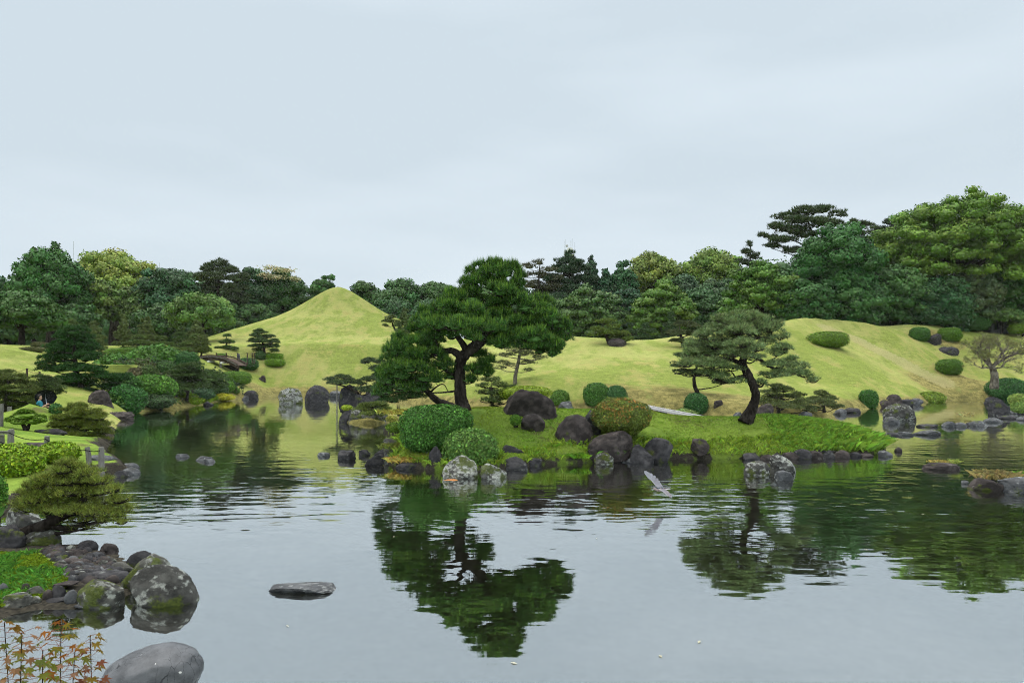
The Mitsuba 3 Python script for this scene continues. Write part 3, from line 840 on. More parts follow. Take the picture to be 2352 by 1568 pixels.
# behind the cone mound
broadleaf('broadleaf_tree', 'small round tree peeping up just left of the mound tip', 744, 636, 730, 32, 152, (0.047, 0.121, 0.026), leaf=0.42, clumps=34)
broadleaf('broadleaf_tree', 'low tree right behind the mound tip on its right', 838, 650, 760, 46, 155, DEEP, leaf=0.45, clumps=34)
broadleaf('broadleaf_tree', 'dark domed tree right of the mound, tallest of that low row', 925, 641, 775, 62, 150, (0.046, 0.115, 0.026), leaf=0.45, clumps=44)
broadleaf('broadleaf_tree', 'dark tree in the low row behind the left side of the big pine', 1005, 648, 775, 52, 152, (0.054, 0.121, 0.028), leaf=0.45, clumps=38)
broadleaf('broadleaf_tree', 'lower dark round tree in front of the row right of the mound', 900, 690, 785, 62, 138, (0.035, 0.097, 0.026), leaf=0.42, clumps=40)
broadleaf('broadleaf_tree', 'lower dark tree right of the mound hidden by the big pine', 1000, 690, 785, 60, 138, (0.035, 0.092, 0.028), leaf=0.42, clumps=36)
broadleaf('broadleaf_tree', 'tree hidden behind the crown of the big pine', 1100, 660, 785, 62, 146, DEEP, leaf=0.45, clumps=34)

# centre
pine('pine_tree', 'sparse grey pine with bare twigs right of the big pine top', 132, [(1238, 760, .35), (1236, 690, .25), (1240, 605, .08)],
     [(1238, 604, 16, 6), (1215, 612, 18, 6), (1262, 620, 20, 6), (1205, 632, 22, 7), (1245, 634, 26, 7), (1275, 640, 18, 6), (1220, 655, 32, 9), (1265, 660, 32, 9), (1240, 690, 44, 14)],
     (0.101, 0.108, 0.055), tuft=0.55, needles=3, width=0.11, density=0.7, split=False, stems=5)
pine('pine_tree', 'pyramid-shaped grey-green pine below the white aerial tower', 134, [(1308, 760, .4), (1308, 680, .3), (1308, 582, .08)],
     [(1308, 585, 12, 9), (1298, 600, 22, 9), (1320, 606, 24, 9), (1285, 618, 24, 9), (1310, 622, 34, 10), (1340, 616, 20, 8), (1270, 642, 30, 11), (1310, 644, 40, 12), (1350, 645, 26, 11), (1262, 668, 34, 12), (1310, 670, 50, 13), (1355, 672, 34, 12), (1300, 700, 66, 18)],
     (0.054, 0.105, 0.049), tuft=0.55, needles=3, width=0.14, density=1.5, split=False)
conifer('cypress_tree', 'slender dark cypress with a narrow spire right of the aerial tower', 1358, 588, 690, 26, 136, (0.035, 0.081, 0.037), tiers=14, power=1.1)
conifer('cypress_tree', 'short pointed dark cypress left of the round skyline tree', 1391, 617, 700, 26, 134, (0.030, 0.089, 0.038), tiers=11)
broadleaf('broadleaf_tree', 'blue-green round tree on the skyline right of the short cypress', 1432, 612, 715, 34, 136, (0.041, 0.119, 0.041), leaf=0.42, clumps=34)
broadleaf('camphor_tree', 'olive-topped camphor in the skyline, left of the two at centre right', 1502, 584, 700, 60, 142, (0.155, 0.216, 0.041), leaf=0.45, clumps=46)
broadleaf('camphor_tree', 'bright domed camphor in the skyline, right of the two at centre right', 1636, 581, 700, 70, 140, (0.135, 0.223, 0.035), leaf=0.45, clumps=52)
broadleaf('broadleaf_tree', 'grey-green tree between the two skyline camphors', 1562, 640, 730, 60, 134, (0.057, 0.115, 0.046), leaf=0.42, clumps=38)
broadleaf('broadleaf_tree', 'grey-green tree below the bright skyline camphor', 1650, 645, 740, 58, 130, (0.062, 0.115, 0.046), leaf=0.42, clumps=36)
pine('pine_tree', 'thin upright pine on the skyline left of the open-branched pine', 122, [(1725, 740, .3), (1722, 640, .2), (1724, 560, .06)],
     [(1724, 562, 9, 7), (1718, 578, 15, 7), (1732, 590, 18, 7), (1712, 602, 20, 8), (1738, 612, 22, 8), (1716, 628, 26, 9), (1745, 636, 24, 9), (1725, 660, 38, 14)],
     (0.074, 0.108, 0.051), tuft=0.5, needles=3, width=0.12, density=1.0, split=False, stems=3)
for px_, t_, b_, w_, d_, c_, l_ in ((1285, 690, 800, 60, 112, (0.046, 0.116, 0.032), 'dark layered tree right of the big pine crown'),
                                    (1352, 660, 800, 74, 108, (0.078, 0.149, 0.041), 'grey-green spreading cherry tree right of centre'),
                                    (1440, 668, 800, 58, 114, (0.035, 0.097, 0.038), 'dark blue-green spreading tree between two lighter ones'),
                                    (1520, 660, 790, 72, 106, (0.105, 0.200, 0.032), 'bright green layered tree above the centre cloud pines'),
                                    (1612, 668, 800, 62, 110, (0.054, 0.128, 0.037), 'mid green layered tree left of the right-hand pine top'),
                                    (1690, 680, 800, 62, 108, (0.081, 0.162, 0.031), 'fresh green layered tree behind the trained right-hand pine')):
    broadleaf('cherry_tree', l_, px_, t_, b_, w_, d_, c_, leaf=0.36, clumps=110, squash=0.5, size=1.0, low=-0.75, clump=0.12, most=20000)
for px_, l_ in ((1330, 'shaded low tree behind the lawn saddle at centre'), (1420, 'shaded low tree behind the rock on the lawn saddle'), (1500, 'shaded low tree behind the centre cloud pines'),
                (1600, 'shaded low tree left of the trained right-hand pine'), (1180, 'shaded low tree hidden behind the big pine'), (1700, 'shaded low tree behind the trained right-hand pine')):
    broadleaf('broadleaf_tree', l_, px_, 722, 810, 62, 118, SHADE, leaf=0.42, clumps=24, low=-0.95)

# right
pine('pine_tree', 'tall pine with open reaching branches on the right skyline', 108,
     [(1900, 740, .45), (1890, 640, .35), (1872, 560, .22), (1850, 490, .06)],
     [(1850, 486, 34, 8), (1890, 484, 36, 8), (1925, 492, 22, 7), (1808, 498, 34, 8), (1840, 508, 44, 9), (1885, 512, 44, 9), (1780, 522, 30, 8), (1820, 530, 40, 9), (1762, 540, 22, 7), (1800, 552, 36, 8), (1850, 540, 34, 9), (1920, 515, 26, 8), (1775, 566, 22, 6), (1820, 576, 30, 8)],
     (0.070, 0.111, 0.037), tuft=0.45, needles=3, width=0.11, density=0.9, split=False, limbs=([(1882, 600, .16), (1840, 560, .10), (1785, 545, .05)], [(1876, 570, .14), (1900, 520, .08), (1920, 500, .04)], [(1884, 620, .14), (1830, 590, .08), (1770, 570, .04)]), core=0.35)
pine('pine_tree', 'feathery pine top in the skyline between the open pine and the big camphor', 112, [(1990, 740, .4), (1985, 620, .25), (1985, 530, .06)],
     [(1960, 512, 18, 7), (1985, 520, 24, 8), (2010, 530, 22, 8), (1965, 536, 26, 8), (1995, 552, 30, 9), (2020, 560, 22, 8), (1960, 562, 30, 9)],
     (0.078, 0.111, 0.041), tuft=0.45, needles=3, width=0.11, density=0.9, split=False, stems=3, core=0.3)
pine('pine_tree', 'dark pine tip peeping out at the left shoulder of the big camphor', 118, [(2046, 720, .3), (2046, 600, .2), (2044, 512, .06)],
     [(2042, 512, 14, 6), (2058, 522, 18, 7), (2034, 528, 18, 7), (2052, 544, 26, 9)], (0.047, 0.074, 0.035), tuft=0.45, needles=3, width=0.12, density=1.0, split=False)
broadleaf('camphor_tree', 'huge bright green domed camphor tree at the right, tallest of all', 2205, 457, 700, 188, 104, (0.110, 0.205, 0.024), leaf=0.32, clumps=330, size=1.25, low=-0.6, most=70000, squash=0.62, clump=0.10, var=0.3)
broadleaf('camphor_tree', 'bright green tree right of the huge camphor, cut by the picture edge', 2410, 470, 720, 120, 108, (0.104, 0.198, 0.024), leaf=0.32, clumps=170, size=1.25, most=36000, squash=0.62, clump=0.10, var=0.3)
broadleaf('broadleaf_tree', 'dense dark green tree right of the thin skyline pine', 1920, 528, 740, 98, 99, (0.035, 0.119, 0.022), leaf=0.38, clumps=90, size=1.4, low=-0.8, most=22000, squash=0.8)
broadleaf('cherry_tree', 'light green layered tree in front of the dense dark tree', 1748, 608, 760, 78, 97, (0.089, 0.182, 0.028), leaf=0.34, clumps=80, size=1.1, low=-0.8, squash=0.5)
for px_, t_, b_, w_, d_, c_, l_ in ((1850, 645, 765, 66, 95, (0.041, 0.121, 0.026), 'dark leafy tree behind the crest of the right hill'),
                                    (1960, 640, 770, 78, 97, (0.049, 0.128, 0.031), 'dark leafy tree right behind the hill crest'),
                                    (2050, 610, 760, 74, 99, (0.054, 0.132, 0.031), 'dark tree under the left flank of the huge camphor'),
                                    (2150, 640, 770, 74, 98, (0.032, 0.095, 0.028), 'very dark tree under the middle of the huge camphor'),
                                    (2228, 625, 745, 62, 99, (0.089, 0.135, 0.053), 'greyish tree with pale leaf tips under the huge camphor'),
                                    (2320, 620, 770, 70, 102, (0.046, 0.132, 0.024), 'dark green tree behind the clipped domes at the right edge'),
                                    (2420, 650, 790, 70, 104, (0.046, 0.121, 0.024), 'dark green tree just off the right edge of the lawn')):
    broadleaf('broadleaf_tree', l_, px_, t_, b_, w_, d_, c_, leaf=0.36, clumps=60, low=-0.85, squash=0.7)
for px_, l_ in ((1800, 'shaded tree low behind the left shoulder of the right hill'), (1900, 'shaded tree low behind the top of the right hill'), (2000, 'shaded tree low behind the straw track'), (2100, 'shaded tree low behind the paired clipped domes'),
                (2200, 'shaded tree low behind the big clipped dome'), (2300, 'shaded tree low at the right edge behind the grey stone structure')):
    broadleaf('broadleaf_tree', l_, px_, 690, 790, 66, 108, SHADE, leaf=0.42, clumps=26, low=-0.95)
broadleaf('maple_tree', 'small light green maple over the grey stone structure at the right edge', 2300, 705, 760, 46, 98.5, (0.101, 0.189, 0.041), leaf=0.26, clumps=30, squash=0.5)
broadleaf('maple_tree', 'small light green tree right of the grey stone structure', 2350, 725, 765, 30, 98, (0.135, 0.203, 0.046), leaf=0.26, clumps=22, squash=0.5)
# the far wood closes the view behind everything else
for k, (px_, t_) in enumerate(((-150, 640), (30, 650), (180, 655), (330, 660), (470, 655), (620, 650), (760, 690), (1150, 650), (1250, 650), (1400, 650), (1530, 640), (1680, 630), (1800, 600), (1950, 590), (2080, 560), (2500, 560))):
    broadleaf('background_tree', ['dark tree of the far wood at the left end', 'dark tree of the far wood behind the two-spired tree', 'dark tree of the far wood left of the pale camphor', 'dark tree of the far wood right of the pale camphor', 'dark tree of the far wood behind the grey pine',
              'dark tree of the far wood behind the blossoming tree', 'dark tree of the far wood behind the cone mound', 'dark tree of the far wood behind the big pine', 'dark tree of the far wood behind the sparse grey pine', 'dark tree of the far wood behind the cypresses',
              'dark tree of the far wood behind the olive camphor', 'dark tree of the far wood behind the bright skyline camphor', 'dark tree of the far wood behind the thin upright pine', 'dark tree of the far wood behind the open-branched pine',
              'dark tree of the far wood left of the huge camphor', 'dark tree of the far wood past the right edge'][k], px_, t_, 840, 95, 172, (0.041, 0.101, 0.028), leaf=0.6, clumps=40, most=7000, low=-0.95)

# cream blossom on the chestnut
rng = np.random.default_rng(5)
k_ = [k for k in labels if k.startswith('chestnut_tree')][0]
bl = []
for px_, py_, hw_, hh_ in ((640, 625, 26, 6), (668, 630, 24, 5), (650, 645, 30, 6), (625, 640, 16, 5), (690, 648, 12, 4)):
    c_, s_ = at(px_, py_, 157.0), FOCAL / 157.0
    n_ = 260
    P_ = c_ + rng.normal(0, 0.45, (n_, 3)) * [hw_ / s_, 1.2, hh_ / s_] + [0, -4.2, 0.25]
    bl.append(spray_tris(P_, unit(rng.normal(0, 0.5, (n_, 3)) + [0, -0.4, 0.8]), 0.32, rng, (0.40, 0.38, 0.20), var=0.2))
m_, c_ = join(bl)
part(k_, 'blossom', m_, 'leaf', color=c_)

# ------------------------------------------------------------------ trained pines on the far lawns
def cloud_pine(label, px, top, foot, hw, d, tiers, col=PINE, tuft=0.22, lean=0.0, seed=0, density=1.1, trunk_r=0.14, round_top=True, base=None):
    """A trained pine of flat pads in tiers."""
    rng = np.random.default_rng(int(px + top * 3 + seed))
    pads, h = [], foot - top
    for k in range(tiers):
        t = k / max(1, tiers - 1)
        y = top + h * (0.06 + 0.72 * t)
        w = hw * (0.34 + 0.66 * t ** 0.8) * rng.uniform(0.85, 1.1)
        x = px + lean * h * (1 - t)
        if w > 0.55 * hw:
            pads.append((x - w * 0.50, y + rng.uniform(-2, 2), w * 0.52, h * 0.095 * rng.uniform(0.8, 1.2), -0.3))
            pads.append((x + w * 0.50, y + rng.uniform(-2, 2), w * 0.52, h * 0.095 * rng.uniform(0.8, 1.2), -0.2))
            pads.append((x + w * 0.05, y - h * 0.03, w * 0.5, h * 0.10, -0.8))
        else:
            pads.append((x, y, w, h * 0.12, 0.0))
    zg = ground_z(*at(px, foot, d)[:2]) if base is None else base
    b = at(px, foot, d)
    fy = 850 + (EYE - zg) * FOCAL / d
    return pine('cloud_pine', label, d, [(px, fy + 2, trunk_r * 1.2), (px + lean * h * 0.4 + rng.uniform(-2, 2), (foot + fy) / 2 - h * 0.25, trunk_r), (px + lean * h, top + h * 0.08, trunk_r * 0.3)], pads, col, base=zg - 0.1,
                tuft=tuft, needles=4, width=tuft * 0.24, density=density, seed=seed, split=True, core=0.6, fan=0.55)


for a in (('cloud pine at the left end of the row behind the hedge', 165, 738, 802, 34, 92, 4), ('cloud pine second from the left in the row behind the hedge', 215, 742, 806, 36, 90, 4),
          ('tall slim cloud pine rising from the row below the pale camphor', 284, 728, 806, 26, 93, 5), ('rounded pine right of the tall slim cloud pine', 335, 733, 806, 34, 96, 5),
          ('wide low pine with a pale straight trunk behind the hedge', 318, 772, 812, 44, 88, 3), ('cloud pine under the dark round tree', 415, 752, 806, 30, 95, 4),
          ('spreading pine left of the bright dome tree foot', 372, 775, 812, 40, 90, 3), ('cloud pine with stacked pads below the bright domed tree', 452, 742, 806, 30, 94, 5),
          ('wide umbrella-shaped pine left of the mound foot', 447, 772, 812, 44, 91, 3), ('small domed pine at the foot of the mound left slope', 520, 768, 808, 30, 97, 3),
          ('layered pine behind the left slope of the mound', 548, 735, 776, 34, 146, 3), ('light cloud pine in front of the wide low pine', 218, 768, 830, 34, 78, 4)):
    cloud_pine(*a, col=[(0.115, 0.175, 0.041), (0.095, 0.160, 0.038), (0.130, 0.175, 0.049)][int(a[1]) % 3], base=5.0 if a[5] > 85 else 4.2)
cloud_pine('small layered pine standing beside the wooden bridge', 461, 770, 815, 26, 87, 5, (0.115, 0.155, 0.038), tuft=0.18, trunk_r=0.10)
pine('cloud_pine', 'solitary round-headed pine on the open lawn left of the cone mound', 88, [(607, 824, .20), (607, 806, .17), (603, 785, .12), (601, 765, .05)],
     [(600, 762, 16, 5), (590, 771, 15, 5), (615, 773, 17, 5), (583, 783, 16, 5), (604, 782, 18, 6), (627, 784, 16, 5), (580, 794, 12, 4), (600, 795, 18, 6), (622, 794, 18, 5), (637, 795, 8, 4), (592, 804, 12, 4), (628, 805, 12, 4)],
     (0.081, 0.135, 0.041), tuft=0.20, needles=4, width=0.05, density=1.2, stems=2)
pine('cloud_pine', 'tiny leaning pine on the right slope of the cone mound', 104, [(908, 758, .16), (903, 748, .12), (899, 735, .06)],
     [(899, 728, 14, 4), (890, 737, 13, 4), (908, 739, 12, 4), (886, 748, 8, 3), (914, 746, 8, 3)], (0.115, 0.149, 0.046), tuft=0.24, needles=4, width=0.055)
for a in (('pine with a pale rounded head left of the big pine crown', 930, 712, 790, 26, 98, 5), ('pine with feathery pads touching the big pine on its left', 915, 750, 830, 26, 80, 5)):
    cloud_pine(*a, col=(0.101, 0.149, 0.046), tuft=0.22)
pine('cloud_pine', 'bright cloud pine leaning left above the rock on the lawn saddle', 92, [(1400, 790, .2), (1392, 770, .16), (1384, 748, .06)],
     [(1392, 740, 24, 6), (1372, 757, 20, 5), (1412, 752, 20, 5), (1395, 764, 26, 6), (1430, 767, 22, 6), (1365, 768, 14, 4), (1418, 776, 24, 6), (1440, 780, 18, 5)],
     (0.135, 0.196, 0.035), tuft=0.22, needles=4, width=0.055)
for a in (('dark tiered cloud pine right of the rock on the lawn saddle', 1482, 745, 800, 40, 94, 4), ('small dark pad pine between two larger centre cloud pines', 1450, 742, 790, 18, 96, 3), ('cloud pine with stacked dark pads left of the trained right-hand pine', 1540, 722, 790, 26, 95, 5),
          ('dark cloud pine behind the left shoulder of the trained pine', 1600, 735, 790, 30, 96, 4)):
    cloud_pine(*a, col=(0.061, 0.115, 0.041), base=4.8)
pine('cloud_pine', 'grey cloud pine on the lawn edge left behind the trained pine', 74, [(1570, 802, .18), (1566, 780, .14), (1560, 750, .05)],
     [(1560, 745, 22, 6), (1585, 748, 30, 7), (1550, 765, 26, 6), (1590, 766, 30, 7), (1560, 782, 22, 5)], (0.101, 0.128, 0.051), tuft=0.16, needles=4, width=0.035, density=1.0, base=5.0)
pine('pine_tree', 'sparse greyish pine with a straight trunk behind the big pine on the lawn', 58, [(1183, 884, .16), (1184, 862, .15), (1190, 835, .13), (1196, 800, .10), (1200, 770, .05)],
     [(1175, 800, 30, 7), (1215, 800, 30, 7), (1160, 815, 22, 6), (1195, 812, 34, 7), (1235, 822, 24, 6), (1152, 832, 18, 4), (1170, 838, 16, 4), (1210, 832, 22, 5), (1150, 845, 16, 4), (1212, 850, 14, 4)],
     (0.115, 0.135, 0.051), tuft=0.16, needles=4, width=0.022, density=0.55, bark='pale_bark', core=0.0, stems=4)
pine('pine_tree', 'grey-green pine with a dark bent trunk left behind the trained pine', 48, [(1604, 905, .15), (1597, 890, .14), (1594, 872, .12), (1598, 852, .09), (1605, 825, .05)],
     [(1600, 800, 38, 9), (1570, 818, 28, 8), (1622, 812, 34, 9), (1560, 838, 26, 7), (1598, 832, 34, 9), (1640, 836, 30, 8), (1566, 855, 26, 7), (1605, 858, 32, 8), (1645, 862, 26, 7), (1660, 878, 24, 6)],
     (0.084, 0.132, 0.049), tuft=0.15, needles=5, width=0.022, density=0.9, core=0.3, stems=3)

# ------------------------------------------------------------------ the great pine on the island
pine('great_pine', 'large dark green pine with thick leaning trunk on the island', 25.6,
     [(1066, 944, .30), (1060, 925, .24), (1057, 890, .205), (1056, 850, .20), (1062, 822, .20), (1085, 800, .19), (1112, 778, .17), (1135, 745, .13), (1148, 700, .09), (1160, 672, .06)],
     [(1110, 634, 42, 16), (1160, 624, 36, 14), (1090, 656, 34, 15), (1190, 640, 24, 13), (1135, 654, 40, 13), (1075, 672, 24, 12), (1140, 612, 30, 10), (1195, 660, 18, 10),
      (1080, 688, 54, 15), (1025, 706, 46, 16), (1125, 704, 46, 15), (975, 728, 32, 12), (1060, 722, 60, 17), (1002, 742, 46, 15), (1110, 738, 52, 17), (1160, 726, 44, 15), (1040, 686, 30, 12),
      (1245, 698, 26, 11), (1230, 720, 48, 14), (1268, 735, 32, 13), (1190, 745, 50, 17), (1250, 758, 48, 15), (1288, 766, 22, 9), (1180, 774, 44, 14), (1258, 786, 34, 12), (1210, 790, 36, 11), (1268, 812, 20, 8), (1300, 758, 16, 8),
      (1090, 752, 60, 16), (1140, 764, 44, 14), (965, 760, 30, 12), (930, 790, 42, 13), (975, 784, 44, 13), (910, 806, 30, 10), (905, 832, 36, 12), (955, 828, 46, 14), (985, 848, 34, 11), (925, 858, 46, 14), (975, 866, 36, 11), (890, 872, 30, 11),
      (1165, 690, 44, 13), (1205, 705, 40, 13), (1150, 668, 40, 12), (1000, 770, 34, 10), (985, 800, 34, 10), (940, 845, 40, 10), (900, 852, 34, 10), (965, 890, 34, 10), (925, 885, 38, 10), (890, 895, 30, 10), (945, 812, 40, 10), (1085, 772, 34, 9, -1.3), (1120, 752, 40, 10, -1.4), (1050, 748, 40, 10, -1.4), (1150, 790, 36, 10), (1225, 775, 40, 11, -0.8), (1285, 745, 24, 9), (1300, 775, 16, 8), (1240, 805, 26, 8), (1285, 795, 20, 8),
      (1022, 842, 22, 9), (1035, 862, 22, 8), (1010, 822, 20, 7), (1108, 822, 26, 9), (1122, 836, 18, 8), (1095, 850, 26, 10), (1118, 858, 18, 7), (1085, 872, 16, 7), (1035, 770, 22, 9)],
     (0.055, 0.140, 0.024), tuft=0.19, needles=7, width=0.020, density=1.35, base=1.55, core=0.5, depth=0.75, up=1.0, fan=0.42, most=90000, var=0.3, candles=0.45, candle_col=(0.130, 0.250, 0.026), fluff=2.2,
     limbs=([(1062, 822, .14), (1040, 806, .12), (1018, 808, .10), (990, 818, .07), (955, 835, .04)], [(1075, 808, .13), (1055, 778, .10), (1037, 752, .08), (1020, 730, .04)], [(1112, 778, .13), (1165, 772, .10), (1215, 772, .07), (1260, 780, .035)],
            [(1056, 855, .08), (1040, 858, .06), (1020, 850, .03)], [(1060, 840, .08), (1085, 842, .06), (1110, 835, .03)], [(1140, 700, .08), (1165, 688, .06), (1185, 665, .03)]))
pine('leaning_pine', 'low pine whose trunk lies out to the left at the foot of the great pine', 27.5,
     [(1058, 945, .15), (1034, 932, .14), (1008, 922, .13), (988, 906, .11), (972, 890, .09), (955, 880, .05)],
     [(960, 888, 34, 9), (920, 896, 40, 11), (885, 905, 30, 9), (945, 908, 34, 9), (905, 918, 34, 9), (1000, 876, 22, 3), (870, 892, 22, 8)],
     (0.051, 0.119, 0.026), tuft=0.13, needles=6, width=0.013, density=0.9, core=0.4, base=1.4, depth=0.4,
     limbs=([(985, 904, .05), (1000, 890, .03), (1018, 882, .02), (1030, 900, .012)], [(975, 893, .05), (985, 876, .03), (1005, 868, .015)], [(960, 884, .05), (940, 900, .04), (915, 910, .03)]))

# ------------------------------------------------------------------ the trained pine on the right of the island
pine('trained_pine', 'trained pine with a crooked trunk and flat airy pads on the right of the island', 27.2,
     [(1712, 960, .30), (1722, 948, .22), (1735, 915, .165), (1731, 888, .155), (1719, 862, .15), (1706, 836, .14), (1711, 808, .125), (1720, 780, .10), (1716, 752, .06)],
     [(1715, 728, 40, 9), (1685, 738, 36, 9), (1748, 738, 32, 9), (1655, 752, 38, 9), (1710, 750, 44, 9), (1765, 756, 34, 8), (1632, 772, 38, 9), (1680, 770, 38, 9), (1738, 768, 34, 8), (1790, 774, 24, 7), (1600, 790, 34, 9), (1645, 792, 44, 10),
      (1760, 786, 24, 6), (1795, 798, 26, 6), (1700, 790, 38, 8, -0.9), (1690, 812, 34, 8, -0.7), (1738, 800, 30, 7, -0.8), (1735, 822, 26, 6, -0.7), (1665, 800, 36, 9), (1725, 742, 40, 9), (1660, 735, 26, 7), (1775, 745, 22, 7), (1590, 812, 30, 8), (1580, 835, 28, 8), (1615, 832, 30, 8), (1700, 760, 46, 9, -0.6), (1615, 812, 44, 9), (1660, 816, 34, 8), (1785, 812, 24, 6), (1640, 838, 44, 9), (1680, 846, 30, 7), (1780, 838, 36, 7), (1825, 842, 32, 7), (1805, 856, 36, 7), (1850, 860, 28, 7), (1868, 874, 16, 5), (1770, 862, 24, 6),
      (1650, 866, 34, 8), (1625, 856, 26, 7), (1690, 874, 22, 5), (1745, 880, 18, 4), (1815, 826, 20, 5)],
     (0.205, 0.285, 0.110), tuft=0.15, needles=6, width=0.016, density=1.0, base=1.05, core=0.0, depth=0.7, stems=2, up=0.75, fan=0.5, var=0.3, fluff=2.1,
     limbs=([(1706, 836, .10), (1684, 828, .085), (1655, 822, .06), (1620, 815, .03)], [(1719, 862, .085), (1690, 868, .07), (1665, 878, .05), (1640, 868, .025)], [(1712, 812, .09), (1740, 822, .07), (1775, 845, .05), (1830, 856, .025)],
            [(1714, 800, .08), (1690, 785, .06), (1650, 780, .03)], [(1720, 780, .06), (1750, 775, .045), (1780, 780, .02)], [(1726, 880, .05), (1748, 888, .035), (1760, 872, .02)]))
# low pines along the far shore
pine('spreading_pine', 'low wide pine spreading over the far bank right of the crooked trunk', 47, [(1790, 962, .14), (1788, 945, .12), (1785, 915, .06)],
     [(1778, 888, 22, 6), (1800, 896, 30, 7), (1765, 902, 22, 6), (1825, 908, 26, 7), (1790, 914, 40, 9), (1840, 924, 30, 8), (1800, 932, 46, 10), (1760, 925, 24, 8), (1850, 940, 26, 7)],
     (0.115, 0.149, 0.043), tuft=0.14, needles=5, width=0.02, density=0.9, core=0.35, stems=3, base=0.2)
pine('spreading_pine', 'small rounded low pine on the far shore by the grey stones', 49, [(1893, 958, .12), (1892, 935, .1), (1890, 912, .05)],
     [(1885, 904, 18, 6), (1900, 914, 24, 7), (1872, 918, 22, 6), (1888, 926, 34, 9), (1915, 934, 22, 7), (1870, 938, 20, 7)],
     (0.115, 0.149, 0.046), tuft=0.14, needles=5, width=0.02, density=1.0, core=0.35, stems=2, base=0.2)
pine('spreading_pine', 'small airy pine left of the big brown rock behind the island crest', 30.5, [(1132, 944, .08), (1130, 920, .07), (1128, 890, .04)],
     [(1128, 872, 26, 6), (1110, 885, 18, 6), (1148, 884, 22, 6), (1172, 890, 16, 5), (1122, 900, 28, 8), (1150, 904, 26, 8), (1122, 918, 26, 9), (1150, 922, 28, 9)],
     (0.115, 0.162, 0.051), tuft=0.11, needles=5, width=0.013, density=0.7, core=0.25, stems=4, base=1.2)
# the bare-looking fine-twigged tree at the right
rng = np.random.default_rng(21)
key = thing('thinned_pine', 'thinned pine of bare forking branches on the right bank', 'pine tree')
D_ = 70.0
tp_ = [at(2283, 893, D_), at(2284, 862, D_), at(2278, 842, D_)]
pts, rad = line3(tp_, [.42, .34, .26]); part(key, 'trunk', tube(pts, rad, 8, rng, 0.08), 'pale_bark', smooth=True)
twigs, tipsP, tipsA = [], [], []


def fork(a, d, L, r, depth):
    b = a + d * L
    mid = (a + b) / 2 + rng.normal(0, 0.07, 3) * L
    p, q = line3([a, mid, b], [r, r * 0.8, r * 0.6], 3)
    twigs.append(tube(p, q, 5 if depth > 1 else 3))
    if depth == 0:
        tipsP.append(b); tipsA.append(d)
        return
    for k in range(3 if depth > 2 else rng.integers(2, 4)):
        e = unit(d + rng.normal(0, 0.55, 3) * [1, 0.9, 0.7] + [0, 0, 0.10])
        fork(b, e, L * rng.uniform(0.62, 0.82), r * 0.58, depth - 1)


for (ax, ay, az, L, r) in ((-0.75, 0.1, 0.75, 1.1, .17), (0.9, -0.1, 0.6, 1.3, .18), (-0.2, 0.3, 1.0, 1.0, .13), (0.35, -0.5, 0.8, 1.0, .13), (-1, -0.2, 0.05, 1.0, .10), (1.0, 0.3, 0.12, 1.1, .10), (0.1, 0.8, 0.6, 1.0, .12)):
    fork(tp_[2] - [0, 0, 0.2 * (az < 0.3)], unit(np.array([ax, ay, az])), L, r, 5)
part(key, 'branches', join(twigs)[0], 'pale_bark')
P_, A_ = np.array(tipsP), np.array(tipsA)
m_, c_ = join([needle_tufts(P_, unit(A_ + [0, 0, .3]), 12, 0.24, 0.022, rng, (0.165, 0.180, 0.056), 0.6)])
part(key, 'needles', m_, 'leaf', color=c_)

